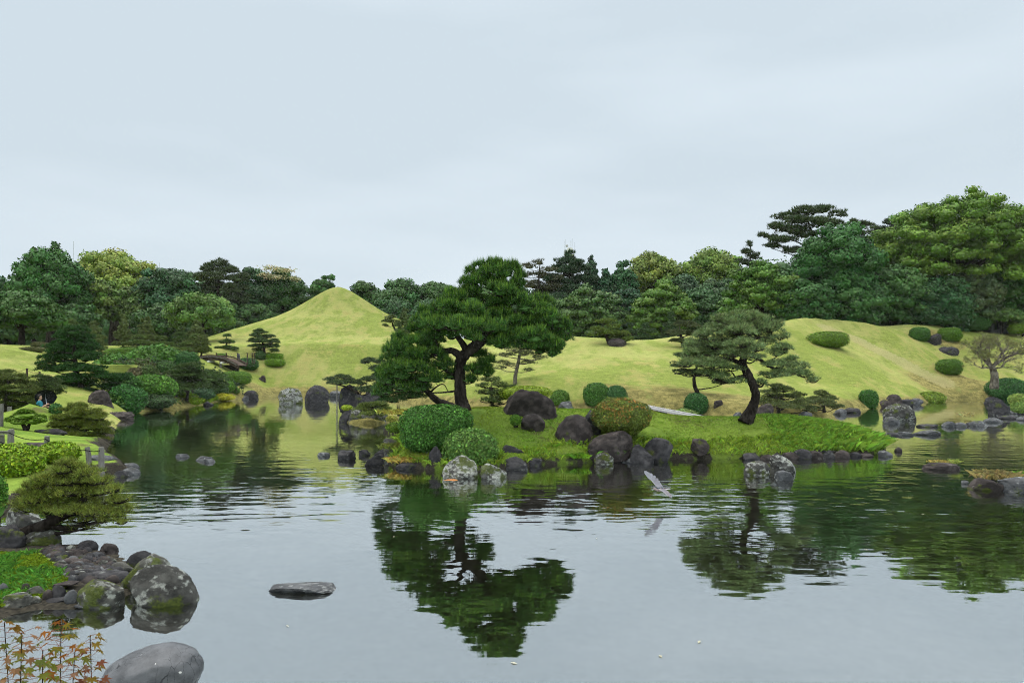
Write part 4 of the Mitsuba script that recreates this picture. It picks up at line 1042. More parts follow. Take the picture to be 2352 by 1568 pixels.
# ------------------------------------------------------------------ shrubs
AZ, DKG, BOX, LIME = (0.190, 0.300, 0.014), (0.038, 0.111, 0.018), (0.084, 0.189, 0.015), (0.270, 0.324, 0.022)
for a, kw in (
        # on the island
        (('shrub', 'largest clipped shrub of glossy leaves, on the island left of the great pine trunk', 'shrub', 1003, 985, 79, 53, 23.6, (0.054, 0.155, 0.018)), dict(leaf=0.075, power=3.0, cover=2.0)),
        (('shrub', 'pale green domed shrub behind the white lichen rock at the island shore', 'shrub', 1081, 1034, 62, 48, 22.6, (0.101, 0.203, 0.035)), dict(leaf=0.085, power=2.4, cover=1.9, spread=1.1)),
        (('shrub', 'small flat sprig shrub left of the largest clipped shrub', 'shrub', 908, 981, 22, 11, 26.0, (0.115, 0.209, 0.015)), dict(leaf=0.06, power=2.0, spread=1.2)),
        (('azalea', 'rust and green leaved azalea behind the dark rocks at the middle of the island', 'azalea', 1428, 958, 64, 42, 25.2, (0.121, 0.162, 0.022)), dict(leaf=0.06, power=2.2, rough=0.22, spread=1.1, var=0.45)),
        (('shrub', 'yellow-green shrub top behind the big brown island rock', 'shrub', 1205, 902, 60, 15, 30.6, (0.189, 0.270, 0.015)), dict(leaf=0.05, power=2.6)),
        (('shrub', 'tiny round sprig beside the small brown rock on the island', 'shrub', 1184, 965, 13, 13, 25.0, (0.088, 0.196, 0.017)), dict(leaf=0.05, power=2.0, spread=1.2)),
        # on the far bank behind the island
        (('shrub', 'round shrub on the far bank right of the big brown island rock', 'shrub', 1286, 914, 22, 19, 49, (0.081, 0.169, 0.020)), dict(leaf=0.09, power=2.0, spread=1.2)),
        (('shrub', 'dark ball-shaped shrub on the far bank, left one of a touching pair', 'shrub', 1370, 907, 30, 28, 50, (0.054, 0.142, 0.017)), dict(leaf=0.09, power=2.2, spread=1.2)),
        (('shrub', 'bluish dark shrub on the far bank, right one of a touching pair', 'shrub', 1414, 908, 26, 22, 50.6, (0.041, 0.121, 0.028)), dict(leaf=0.09, power=2.0, spread=1.2)),
        (('shrub', 'dark upright shrub on the far bank under the bent pine trunk', 'shrub', 1599, 930, 26, 27, 47, (0.035, 0.115, 0.024)), dict(leaf=0.09, power=2.4, spread=1.2)),
        (('shrub', 'low pale-flowered shrub below the dark upright shrub by the white slab bridge', 'shrub', 1578, 948, 30, 10, 44, (0.216, 0.311, 0.091)), dict(leaf=0.10, power=2.0, spread=1.2)),
        (('shrub', 'dark green shrub at the water edge left of the standing lichen rock', 'shrub', 1995, 918, 20, 22, 57, (0.041, 0.128, 0.017)), dict(leaf=0.10, power=2.6, spread=1.2)),
        (('grass_clump', 'light green arching grassy clump at the far right shore', 'grass clump', 2139, 914, 30, 15, 66, (0.176, 0.257, 0.031)), dict(leaf=0.16, power=2.0, spread=1.3)),
        (('shrub', 'dark shrub at the foot of the thinned pine on the right', 'shrub', 2312, 896, 42, 26, 66, (0.035, 0.115, 0.024)), dict(leaf=0.12, power=2.2, rough=0.2, spread=1.2)),
        (('shrub', 'pale green shrub behind the square rock at the right edge', 'shrub', 2342, 918, 24, 14, 52, (0.189, 0.270, 0.051)), dict(leaf=0.10, power=2.0, spread=1.2)),
        (('shrub', 'pale green shrub by the water in front of the square rock at the right edge', 'shrub', 2345, 936, 22, 12, 50, (0.149, 0.243, 0.046)), dict(leaf=0.10, power=2.0, spread=1.2)),
        # on the right hill
        (('clipped_shrub', 'wide double clipped shrub on the right hill below its top', 'shrub', 1902, 780, 42, 18, 80, (0.115, 0.203, 0.017)), dict(leaf=0.11, power=2.8)),
        (('clipped_shrub', 'clipped shrub left of the split grey rock on the right hill', 'shrub', 2112, 768, 21, 16, 90, (0.047, 0.135, 0.018)), dict(leaf=0.11, power=2.6)),
        (('clipped_shrub', 'clipped shrub right of the split grey rock on the right hill', 'shrub', 2181, 769, 24, 17, 90, (0.081, 0.176, 0.014)), dict(leaf=0.11, power=2.6)),
        (('clipped_shrub', 'lone clipped shrub low on the right lawn below the flat dark rock', 'shrub', 2180, 843, 25, 18, 80, (0.068, 0.155, 0.012)), dict(leaf=0.11, power=3.0, rough=0.1)),
        (('clipped_shrub', 'small clipped dome on the ridge of the right hill', 'shrub', 2149, 738, 19, 11, 99, (0.061, 0.149, 0.022)), dict(leaf=0.12, power=2.6)),
        (('clipped_shrub', 'large clipped dome on the ridge left of the grey stone structure', 'shrub', 2242, 742, 26, 17, 98, (0.046, 0.128, 0.026)), dict(leaf=0.12, power=2.8)),
        (('clipped_shrub', 'yellow-green clipped dome right of the grey stone structure', 'shrub', 2336, 755, 18, 12, 97, (0.128, 0.216, 0.017)), dict(leaf=0.12, power=2.4)),
        # by the solitary pine
        (('clipped_shrub', 'dark round clipped ball under the solitary lawn pine', 'shrub', 598, 817, 13, 11, 86, (0.054, 0.115, 0.031)), dict(leaf=0.10, power=2.0)),
        (('clipped_shrub', 'upper flat clipped box beside the solitary lawn pine', 'shrub', 629, 819, 20, 7.5, 86, (0.121, 0.236, 0.014)), dict(leaf=0.10, power=4.0)),
        (('clipped_shrub', 'lower flat clipped box beside the solitary lawn pine', 'shrub', 632, 833, 21, 8.5, 84, (0.115, 0.223, 0.014)), dict(leaf=0.10, power=3.4)),
        # left bank of the pond
        (('clipped_shrub', 'long oval clipped shrub below the wooden bridge', 'shrub', 542, 868, 31, 15, 78, (0.095, 0.196, 0.017)), dict(leaf=0.11, power=3.2)),
        (('clipped_shrub', 'small clipped shrub left below the long oval one', 'shrub', 524, 889, 15, 13, 76, (0.084, 0.189, 0.014)), dict(leaf=0.10, power=2.4)),
        (('clipped_shrub', 'smallest clipped shrub at the water below the long oval one', 'shrub', 539, 897, 11, 8, 75, (0.081, 0.176, 0.014)), dict(leaf=0.10, power=2.4)),
        (('clipped_shrub', 'small clipped box just behind the railing of the wooden bridge', 'shrub', 509, 818, 12, 6, 89, (0.101, 0.203, 0.018)), dict(leaf=0.10, power=2.8)),
        (('shrub', 'dark leafy shrub at the right end of the wooden bridge', 'shrub', 568, 836, 26, 14, 82, (0.041, 0.115, 0.031)), dict(leaf=0.13, power=2.2, rough=0.2, spread=1.2)),
        (('yellow_shrub', 'golden yellow low shrub at the far left water edge', 'shrub', 510, 912, 28, 8, 74, (0.378, 0.365, 0.020)), dict(leaf=0.12, power=2.0, rough=0.25, spread=1.3)),
        (('hedge', 'bright clipped hedge with flat top behind the left bank trees', 'hedge', 290, 812, 56, 12, 76, (0.101, 0.203, 0.020)), dict(leaf=0.13, power=5.0, rough=0.08, deep=20)),
        (('hedge', 'tall dark clipped hedge end left of the wooden bridge', 'hedge', 430, 836, 24, 26, 82, (0.035, 0.115, 0.022)), dict(leaf=0.13, power=4.0, rough=0.12)),
        (('hedge', 'low brown-green clipped hedge on the left lawn by the black trunk', 'hedge', 76, 803, 30, 6, 74, (0.074, 0.081, 0.022)), dict(leaf=0.10, power=4.0, deep=10)),
        (('clipped_shrub', 'low brown dome shrub behind the low hedge on the left lawn', 'shrub', 92, 793, 18, 8, 82, (0.068, 0.078, 0.020)), dict(leaf=0.10, power=2.4)),
        (('hedge', 'light hedge strip far behind the left bank below the white-shirted visitors', 'hedge', 365, 802, 50, 6, 90, (0.115, 0.203, 0.024)), dict(leaf=0.13, power=4.0, deep=12)),
        (('shrub', 'drooping-leaved dome shrub at the middle of the left bank', 'shrub', 348, 890, 54, 28, 62, (0.078, 0.189, 0.020)), dict(leaf=0.17, power=2.4, spread=1.3, cover=2.0)),
        (('shrub', 'dark leafy mound at the water right of the layered black pine', 'shrub', 290, 918, 40, 34, 55, (0.035, 0.121, 0.020)), dict(leaf=0.16, power=2.2, rough=0.25, spread=1.3)),
        (('shrub', 'pale-edged rounded shrub top above the dark leafy mound', 'shrub', 292, 884, 30, 24, 58, (0.054, 0.142, 0.024)), dict(leaf=0.15, power=2.2, rough=0.2, spread=1.2)),
        (('shrub', 'small reddish-green dome shrub above the drooping-leaved one', 'shrub', 342, 857, 20, 18, 66, (0.068, 0.115, 0.026)), dict(leaf=0.12, power=2.2, spread=1.2)),
        (('shrub', 'leafy shrub left of the waterfall rocks on the left bank', 'shrub', 382, 850, 22, 22, 68, (0.051, 0.115, 0.024)), dict(leaf=0.13, power=2.2, rough=0.2, spread=1.2)),
        (('shrub', 'light brown shrub on the bare patch of the left bank', 'shrub', 318, 862, 28, 16, 69, (0.101, 0.092, 0.038)), dict(leaf=0.12, power=2.2, rough=0.3, spread=1.3)),
        (('ground_shrub', 'dark low shrub at the water below the grey-green mound pines', 'shrub', 455, 905, 36, 14, 70, (0.035, 0.084, 0.031)), dict(leaf=0.13, power=2.2, rough=0.3, spread=1.3)),
        (('ground_shrub', 'dark low shrub above the waterline left of the yellow shrub', 'shrub', 500, 897, 24, 12, 74, (0.047, 0.095, 0.028)), dict(leaf=0.12, power=2.2, rough=0.3, spread=1.3)),
        (('ground_shrub', 'dark undergrowth below the drooping-leaved dome', 'shrub', 350, 921, 50, 14, 60, (0.038, 0.074, 0.022)), dict(leaf=0.14, power=2.2, rough=0.35, spread=1.3)),
        (('clipped_shrub', 'clipped azalea at the left edge, nearest of the bright pair', 'azalea', 32, 1063, 60, 44, 19.6, AZ), dict(leaf=0.10, power=2.1, cover=2.0, spread=1.2)),
        (('clipped_shrub', 'clipped azalea behind the nearest pine, farther of the bright pair', 'azalea', 133, 1040, 46, 25, 20.9, AZ), dict(leaf=0.09, power=2.1, cover=2.0, spread=1.2)),
        (('shrub', 'small green shrub beside the person with the umbrella', 'shrub', 128, 940, 14, 14, 33.5, (0.043, 0.128, 0.026)), dict(leaf=0.08, power=2.0, spread=1.2)),
        (('shrub', 'dark green shrub under the left edge next to the lichen boulder', 'shrub', -8, 1140, 20, 62, 14.5, (0.061, 0.162, 0.014)), dict(leaf=0.06, power=2.2, rough=0.2, spread=1.2)),
        (('shrub', 'yellow-green small clump on the little rock islet left of the island', 'shrub', 797, 936, 13, 6, 45, (0.270, 0.365, 0.020)), dict(leaf=0.08, power=2.0, spread=1.2)),
        (('shrub', 'yellowish clump at the left rear tip of the island', 'shrub', 900, 962, 14, 7, 38.5, (0.216, 0.230, 0.031)), dict(leaf=0.07, power=2.0, spread=1.2))):
    clipped(*a, **kw)
# the rust-red new leaves of the azalea on the island
rng = np.random.default_rng(3)
x_, n_ = superpoints(1500, np.array([64, 58, 42]) / FOCAL * 25.2, 2.2, rng, -0.3)
pick = meshkit.fbm(x_ * 2.2, 3, 2) > 0.52
m_, c_ = join([leaf_tris(at(1428, 958, 25.2) + x_[pick] * 1.05, n_[pick], 0.06, rng, (0.324, 0.142, 0.027), spread=1.0, var=0.3)])
part('azalea', 'new_leaves', m_, 'leaf', color=c_)

# trees of the left bank
broadleaf('broadleaf_tree', 'low broad tree with a pale slanting trunk above the left bank', 352, 795, 850, 58, 75, (0.068, 0.169, 0.018), leaf=0.20, clumps=60, size=0.7, squash=0.6, low=-0.5, spread=1.2)
broadleaf('broadleaf_tree', 'low leafy tree left on the bank below the clipped hedge', 268, 818, 872, 46, 68, (0.062, 0.159, 0.018), leaf=0.20, clumps=50, size=0.62, squash=0.6, low=-0.6, spread=1.2)
broadleaf('broadleaf_tree', 'dark leafy tree between the low broad tree and the tall hedge', 405, 805, 862, 40, 79, (0.049, 0.135, 0.018), leaf=0.20, clumps=44, size=0.62, squash=0.6, low=-0.7, spread=1.2)
broadleaf('broadleaf_tree', 'low leafy tree under the clipped hedge of the left bank', 325, 835, 885, 66, 74, (0.062, 0.155, 0.019), leaf=0.2, clumps=40, low=-0.8, spread=1.2)
pine('mound_pine', 'grey-green mound-shaped pine above the far left water, wider one of two', 70, [(428, 922, .14), (432, 895, .11), (430, 865, .05)],
     [(420, 845, 22, 8), (445, 840, 24, 7), (405, 858, 26, 9), (440, 858, 34, 10), (465, 866, 18, 8), (410, 874, 28, 10), (448, 876, 32, 10), (470, 884, 16, 8), (425, 890, 34, 10)], (0.074, 0.124, 0.032), tuft=0.18, needles=4, width=0.04, density=1.1)
pine('mound_pine', 'grey-green mound-shaped pine right below the wooden bridge posts', 74, [(487, 918, .12), (484, 900, .10), (490, 880, .05)],
     [(478, 858, 28, 7), (505, 866, 18, 7), (485, 870, 34, 9), (470, 880, 24, 8), (505, 882, 22, 8), (490, 892, 24, 6)], (0.081, 0.142, 0.035), tuft=0.18, needles=4, width=0.04, density=1.1)
pine('black_pine', 'big layered dark pine on the left bank', 52,
     [(190, 945, .26), (192, 905, .20), (178, 860, .17), (170, 810, .12), (172, 770, .05)],
     [(172, 762, 30, 11), (150, 776, 34, 11), (195, 778, 30, 11), (168, 790, 48, 12), (128, 800, 30, 10), (205, 800, 34, 11), (160, 808, 50, 11), (118, 820, 30, 10), (150, 826, 42, 11), (200, 822, 36, 11), (105, 838, 22, 7), (128, 848, 38, 9), (175, 846, 44, 10), (215, 848, 34, 10),
      (235, 862, 36, 10), (265, 872, 34, 10), (160, 872, 40, 11), (205, 880, 40, 11), (250, 890, 30, 9), (140, 890, 30, 10), (185, 902, 40, 11), (285, 866, 22, 8), (150, 912, 34, 11), (200, 918, 36, 11), (165, 930, 40, 10), (225, 905, 24, 7)],
     (0.030, 0.095, 0.017), tuft=0.20, needles=5, width=0.030, density=1.1, core=0.55, depth=0.6, var=0.32, base=0.9,
     limbs=([(178, 860, .10), (215, 862, .07), (250, 872, .05)], [(192, 900, .09), (225, 895, .06), (235, 920, .05)]))
pine('bank_pine', 'olive trained pine at the left edge in front of the lawn', 37, [(10, 965, .16), (12, 930, .13), (20, 890, .10), (14, 860, .05)],
     [(8, 856, 26, 8), (-14, 864, 30, 9), (36, 866, 26, 8), (14, 876, 36, 9), (58, 884, 28, 9), (-5, 890, 34, 10), (35, 894, 36, 10), (72, 900, 26, 9), (10, 908, 40, 10), (60, 914, 36, 10), (85, 924, 22, 8), (25, 926, 40, 10), (66, 936, 34, 9), (5, 940, 34, 9)],
     (0.115, 0.151, 0.035), tuft=0.13, needles=6, width=0.014, density=0.9, core=0.5, base=1.0)
pine('bank_pine', 'small grey-green pad pine right of the olive one, above the umbrella', 39, [(112, 940, .10), (108, 915, .08), (104, 885, .05)],
     [(96, 868, 22, 7), (115, 876, 24, 7), (92, 882, 24, 7), (118, 890, 28, 8), (100, 896, 26, 8), (132, 900, 18, 7)], (0.081, 0.124, 0.037), tuft=0.13, needles=6, width=0.015, density=1.0, core=0.5, base=1.0)
pine('mound_pine', 'olive mound-shaped pine leaning over the water behind the rope fence', 31, [(186, 1018, .10), (188, 1000, .09), (184, 975, .07), (182, 945, .04)],
     [(180, 934, 28, 8), (160, 944, 30, 9), (205, 944, 30, 9), (182, 952, 38, 10), (142, 958, 26, 9), (225, 958, 28, 8), (190, 966, 40, 10), (152, 972, 34, 10), (236, 974, 24, 8), (205, 980, 40, 10), (130, 976, 20, 8), (168, 988, 38, 10), (222, 992, 34, 9), (246, 990, 14, 6), (190, 1002, 38, 9), (230, 1008, 28, 7), (160, 1004, 26, 8)],
     (0.149, 0.189, 0.026), tuft=0.12, needles=6, width=0.012, density=1.0, core=0.5, base=0.35, depth=0.7, stems=2)
pine('near_pine', 'nearest wide olive pine leaning out over the water at the left', 12.8,
     [(28, 1245, .13), (70, 1218, .11), (105, 1205, .10), (150, 1180, .085), (190, 1150, .06), (200, 1110, .03)],
     [(160, 1066, 28, 9), (185, 1072, 26, 9), (140, 1080, 32, 10), (205, 1086, 34, 10), (168, 1090, 40, 10), (110, 1098, 36, 11), (230, 1104, 30, 10), (150, 1106, 44, 11), (195, 1110, 44, 11), (80, 1116, 34, 11), (255, 1124, 28, 10), (115, 1124, 44, 11), (60, 1136, 34, 11), (165, 1130, 48, 11), (215, 1130, 44, 11), (272, 1148, 26, 10), (90, 1146, 44, 11),
      (45, 1158, 28, 10), (135, 1150, 48, 11), (190, 1152, 48, 11), (240, 1156, 40, 10), (70, 1168, 38, 10), (115, 1172, 40, 10), (165, 1174, 44, 10), (215, 1176, 44, 10), (262, 1180, 34, 9), (290, 1172, 16, 8), (240, 1194, 30, 7), (190, 1194, 32, 7), (140, 1194, 30, 8), (280, 1200, 18, 5), (205, 1210, 22, 5), (160, 1214, 22, 5)],
     (0.215, 0.265, 0.045), tuft=0.10, needles=7, width=0.0065, density=1.0, core=0.0, depth=0.75, base=0.10, stems=5, up=0.8, fan=0.42, most=90000, var=0.35,
     limbs=([(105, 1205, .06), (145, 1212, .05), (190, 1206, .035), (240, 1196, .02), (290, 1192, .01)], [(150, 1180, .05), (180, 1178, .04), (225, 1160, .025), (262, 1150, .012)], [(120, 1200, .05), (100, 1165, .04), (75, 1140, .02)], [(70, 1218, .07), (100, 1228, .05), (150, 1222, .03), (200, 1214, .015)]))
pine('islet_pine', 'small pine reaching out to the left over the water from the rock islet', 50, [(845, 930, .09), (825, 905, .08), (800, 890, .06), (770, 882, .035)],
     [(760, 872, 18, 4), (785, 866, 20, 5), (775, 880, 26, 5), (805, 876, 22, 6), (825, 880, 18, 6), (845, 872, 22, 6), (850, 895, 24, 7), (868, 885, 18, 6), (830, 896, 22, 6)], (0.065, 0.103, 0.037), tuft=0.15, needles=5, width=0.022, density=0.9, core=0.3, stems=3, base=0.7)
pine('islet_pine', 'dark upright pine pads left behind the great pine crown', 56, [(862, 920, .10), (866, 890, .09), (862, 850, .05)],
     [(848, 828, 20, 5), (872, 832, 18, 5), (836, 832, 12, 4), (862, 848, 20, 7), (880, 856, 18, 7), (868, 868, 22, 8)], (0.061, 0.097, 0.037), tuft=0.16, needles=5, width=0.024, density=1.0, core=0.4, base=0.8)
pine('islet_pine', 'low yellowish-green spreading pine lying on the mossy islet rock', 41, [(862, 958, .06), (858, 948, .05), (852, 938, .03)],
     [(850, 932, 26, 6), (872, 928, 22, 6), (835, 938, 22, 6), (885, 938, 20, 7), (862, 944, 30, 7), (845, 950, 20, 5), (880, 950, 18, 5)], (0.135, 0.182, 0.035), tuft=0.12, needles=5, width=0.016, density=1.0, core=0.5, base=0.5)
# the clipped shrub on legs
pine('clipped_tree', 'clipped little tree of rounded green heads on dark legs by the rope fence', 29.0, [(60, 990, .09), (56, 980, .08), (50, 968, .06)],
     [(58, 953, 30, 11), (28, 962, 18, 8), (92, 960, 18, 9), (78, 966, 24, 9), (44, 968, 22, 9)], (0.115, 0.209, 0.014), tuft=0.06, needles=4, width=0.03, density=0.55, core=0.85, cat='clipped tree', depth=0.3, fan=0.9, up=0.3,
     limbs=([(62, 988, .08), (66, 976, .06), (74, 966, .04)],))

# ------------------------------------------------------------------ ground cover of the left bank
rng = np.random.default_rng(31)
x_, y_ = rng.uniform(-42, -24, 26000), rng.uniform(50, 92, 26000)
z_, sp_, si_ = heights(x_, y_)
u_ = x_ / y_ * FOCAL + 1176
k_ = (-sp_ > 0.2) & (u_ > 235) & (u_ < 560 - 60 * (y_ > 84)) & ~((u_ > 450) & (y_ > 79)) & (y_ < 62 + (u_ - 235) * 0.09)
P_ = np.stack([x_, y_, z_], 1)[k_]
lump_ = meshkit.fbm(P_ * [0.45, 0.45, 0], 3, 5)
P_[:, 2] += np.clip((lump_ - 0.35) * 2.6, 0.0, 1.2) * rng.uniform(0.5, 1.0, len(P_))
kinds_ = np.array([(0.030, 0.080, 0.015), (0.055, 0.120, 0.015), (0.060, 0.075, 0.021), (0.026, 0.060, 0.022)])
cc_ = kinds_[np.clip((meshkit.fbm(P_ * 0.35, 2, 9) * 6 - 1).astype(int), 0, 3)] * np.exp(rng.normal(0, 0.3, (len(P_), 1)))
m_, c_ = join([leaf_tris(P_, unit(rng.normal(0, 0.6, P_.shape) + [0, -0.5, 0.7]), 0.26, rng, cc_, spread=1.0)])
solo('undergrowth', 'dark leafy undergrowth covering the slope of the left bank', 'undergrowth', m_, 'leaf', color=c_, kind='stuff')

# ------------------------------------------------------------------ grass
def land_points(n, rng, x0, x1, y0, y1, test):
    x, y = rng.uniform(x0, x1, n), rng.uniform(y0, y1, n)
    z, sp, si = heights(x, y)
    k = test(x, y, z, sp, si)
    return np.stack([x, y, z], 1)[k]


rng = np.random.default_rng(11)
P_ = land_points(120000, rng, -5, 14, 21, 30.5, lambda x, y, z, sp, si: (si > 0.06) & (meshkit.fbm(np.stack([x * 0.8, y * 0.8, 0 * x], -1), 3, 1) > 0.30))
short = blades(P_, 0.045 * (0.6 + 0.9 * meshkit.fbm(P_ * 0.9, 3, 6)), 0.012, rng, np.array((0.19, 0.29, 0.024)) * np.exp(rng.normal(0, 0.28, (len(P_), 1))) * (1 + 0.5 * (meshkit.fbm(P_ * 0.7, 3, 17)[:, None] - 0.5) * [1.6, 0, 0]), 1.2, 0.3)
P_ = land_points(60000, rng, -5, 14, 21, 30, lambda x, y, z, sp, si: (si > 0.0) & (si < 0.75) & (meshkit.fbm(np.stack([x * 1.5, y * 1.5, 0 * x], -1), 2, 21) > 0.35))
fringe = blades(P_, 0.20, 0.014, rng, (0.175, 0.275, 0.022), 0.8, 0.3)
P_ = land_points(26000, rng, 9.3, 14, 25.3, 30, lambda x, y, z, sp, si: (si > 0.0))
tall = blades(P_, np.clip(0.12 + 0.10 * (P_[:, 0] - 9.3), 0.1, 0.42), 0.016, rng, (0.20, 0.35, 0.040), 0.8, 0.25)
m_, c_ = join([short, fringe, tall])
solo('island_grass', 'fresh green grass covering the island, longest at its right tip', 'grass', m_, 'grass_blade', color=c_, kind='stuff')
rng = np.random.default_rng(12)
P_ = land_points(160000, rng, -9.6, -6.0, 8.6, 12.8, lambda x, y, z, sp, si: (-sp > 0.1) & shapely.contains_xy(MOSSY, x, y))
near = blades(P_, 0.038 * (0.4 + 1.2 * meshkit.fbm(P_ * 2.5, 3, 6)), 0.007, rng, (0.170, 0.250, 0.013), 1.3, 0.35)
k2 = (rng.random(len(P_)) < 0.10) & (meshkit.fbm(P_ * 1.7, 2, 3) > 0.5)
near2 = blades(P_[k2], 0.10, 0.009, rng, (0.101, 0.257, 0.031), 0.9, 0.3)
m_, c_ = join([near, near2])
solo('bank_grass', 'bright mossy grass patch beside the pebbles at the left', 'grass', m_, 'grass_blade', color=c_, kind='stuff')
rng = np.random.default_rng(15)
P_ = land_points(40000, rng, -31, -25, 62, 74, lambda x, y, z, sp, si: (-sp > 0.0) & (-sp < 1.6))
m_, c_ = join([blades(P_, 0.35, 0.06, rng, (0.176, 0.270, 0.020), 0.6, 0.3)])
solo('shore_grass', 'strip of light green grass at the far left water edge', 'grass', m_, 'grass_blade', color=c_, kind='stuff')


def tuft(name, label, px, py, hw, hh, d, col, n=500, h=0.22, z=None, w=0.012):
    rng = np.random.default_rng(int(px * 3 + py))
    s = FOCAL / d
    c = at(px, py, d)
    P = c + rng.normal(0, 0.45, (n, 3)) * [hw / s, hw / s * 0.7, 0.0]
    m, cc = join([blades(P, h, w, rng, col, 1.0, 0.3)])
    solo(name, label, 'grass tuft', m, 'grass_blade', color=cc)


tuft('grass_tuft', 'dry golden grass tuft left of the dark rock at the island front', 935, 1062, 34, 8, 23.0, (0.351, 0.257, 0.054), 700, 0.22)
tuft('grass_tuft', 'yellow-green grass tuft right of the golden tuft at the island front', 985, 1056, 26, 8, 23.0, (0.203, 0.230, 0.031), 600, 0.24)
tuft('grass_tuft', 'yellow moss grass on the left rear back of the island', 945, 950, 60, 10, 32.5, (0.270, 0.257, 0.041), 1600, 0.22, w=0.02)
tuft('grass_tuft', 'dry grass on the left shore corner below the largest clipped shrub', 905, 1030, 24, 14, 24.6, (0.149, 0.176, 0.031), 600, 0.2)
tuft('grass_tuft', 'golden dry grass on the rock islet at the right edge', 2285, 1098, 36, 8, 19.6, (0.250, 0.210, 0.080), 900, 0.22)
tuft('grass_tuft', 'fresh green sprig on the rock islet at the right edge', 2345, 1092, 12, 5, 20.0, (0.162, 0.297, 0.041), 160, 0.14)
tuft('grass_tuft', 'dry grass on the small flat islet right of the island tip', 2160, 1062, 24, 3, 23.0, (0.351, 0.297, 0.081), 350, 0.09)
tuft('grass_tuft', 'pale green sprig at the right end of the small flat islet', 2194, 1064, 7, 4, 22.7, (0.297, 0.365, 0.081), 90, 0.14)
tuft('grass_tuft', 'grass spilling over the shore below the rounded brown rock', 1325, 1052, 20, 6, 24.0, (0.115, 0.243, 0.015), 400, 0.2)
tuft('grass_tuft', 'green grass at the foot of the slanting dark rock', 1400, 1040, 40, 6, 24.2, (0.081, 0.176, 0.020), 500, 0.14)
tuft('grass_tuft', 'pale reed tuft on the stepping stones at the right', 2312 - 90, 957, 12, 4, 46, (0.324, 0.297, 0.108), 90, 0.3, w=0.03)

# ------------------------------------------------------------------ rocks on and round the island
R = stone
R('rock', 'big broad brown rock on the island crest right of the great pine', 1150, 1280, 893, 950, 'brown_rock', z=1.25, d=26.4, rounded=0.55, cuts=6, deep=0.6)
R('rock', 'small brown rock on the island grass below the big broad one', 1196, 1252, 949, 980, 'brown_rock', z=1.0, d=25.0, rounded=0.4)
R('rock', 'pale grey rock peeping over the island crest by the round far shrub', 1282, 1322, 921, 940, 'grey_rock', z=1.4, d=29.0)
R('rock', 'tall rounded brown rock left of the rust-leaved azalea', 1275, 1364, 951, 1022, 'brown_rock', z=0.55, d=24.6, rounded=0.7, cuts=4)
R('rock', 'dark rock between the tall rounded rock and the azalea', 1326, 1382, 940, 985, 'dark_rock', z=0.9, d=25.4, rounded=0.4)
R('rock', 'slanting flat dark rock in front of the rust-leaved azalea', 1348, 1458, 992, 1036, 'brown_rock', z=0.35, d=24.0, rounded=0.3, deep=0.55, tilt=0.20, cuts=2, lump=0.10)
R('rock', 'dark rounded rock at the grass edge right of the azalea', 1478, 1545, 1004, 1048, 'dark_rock', z=0.15, d=24.2, rounded=0.6)
R('rock', 'dark sloping rock at the water under the azalea', 1440, 1502, 1020, 1064, 'dark_rock', z=0.0, rounded=0.35, cuts=6)
R('rock', 'small dark rock alone in the island grass', 1586, 1630, 1007, 1032, 'brown_rock', z=0.35, d=24.8, rounded=0.3)
R('rock', 'mossy square rock at the water left below the slanting rock', 1364, 1410, 1038, 1066, 'mossy_rock', z=0.0, rounded=0.5)
R('rock', 'small pale pebble between two shore rocks under the azalea', 1418, 1440, 1044, 1058, 'grey_rock', z=0.05, rounded=1.0)
R('rock', 'flat grey pebble at the water under the azalea', 1436, 1463, 1052, 1063, 'grey_rock', z=0.0, rounded=1.0)
R('rock', 'dark rock in the shadow under the slanting rock', 1320, 1366, 1032, 1062, 'dark_rock', z=0.0, rounded=0.4)
R('rock', 'dark flat rock at the shore in the middle of the island front', 1240, 1292, 1042, 1064, 'dark_rock', z=0.0, rounded=0.4)
R('rock', 'low grey rock left of the flat shore rock', 1198, 1246, 1048, 1070, 'dark_rock', z=0.0, rounded=0.5)
R('rock', 'dark upright rock right of the pale green domed shrub', 1146, 1208, 1020, 1068, 'dark_rock', z=0.0, rounded=0.5)
R('rock', 'low dark rock at the water below the dark upright rock', 1150, 1214, 1048, 1078, 'dark_rock', z=0.0, rounded=0.45)
R('rock', 'white lichen-crusted rock with yellow moss in front of the domed shrub', 1016, 1098, 1046, 1098, 'white_rock', z=0.0, rounded=0.55, cuts=4, lump=0.22)
R('rock', 'smaller pointed rock with pale lichen cap right of the white one', 1104, 1164, 1064, 1099, 'white_rock', z=0.0, rounded=0.35, cuts=6)
R('rock', 'dark pointed rock left of the white lichen rock', 984, 1022, 1024, 1078, 'dark_rock', z=0.0, rounded=0.35)
R('rock', 'flat dark rock under the golden grass tuft', 908, 968, 1060, 1077, 'dark_rock', z=0.0, rounded=0.5)
R('rock', 'large dark block at the left front corner of the island', 838, 884, 1044, 1070, 'dark_rock', z=0.0, rounded=0.25, cuts=7)
R('rock', 'dark rock behind the large corner block', 858, 912, 1026, 1050, 'dark_rock', z=0.0, rounded=0.35)
R('rock', 'small dark rock left of the corner rocks', 822, 850, 1032, 1046, 'dark_rock', z=0.0, rounded=0.3)
R('rock', 'dark cube-like rock standing alone in the water left of the island', 775, 817, 1033, 1054, 'dark_rock', z=0.0, rounded=0.2, cuts=8)
R('rock', 'flat grey rock just above the water left of the cube-like rock', 728, 758, 1038, 1048, 'grey_rock', z=0.0, rounded=0.6)
R('rock', 'rounded mossy rock at the left island corner under the clipped shrub', 880, 925, 1006, 1036, 'mossy_rock', z=0.12, d=25.0, rounded=0.6)
R('rock', 'brown rock under the overhang of the largest clipped shrub', 918, 962, 1030, 1052, 'brown_rock', z=0.25, d=23.9, rounded=0.5)
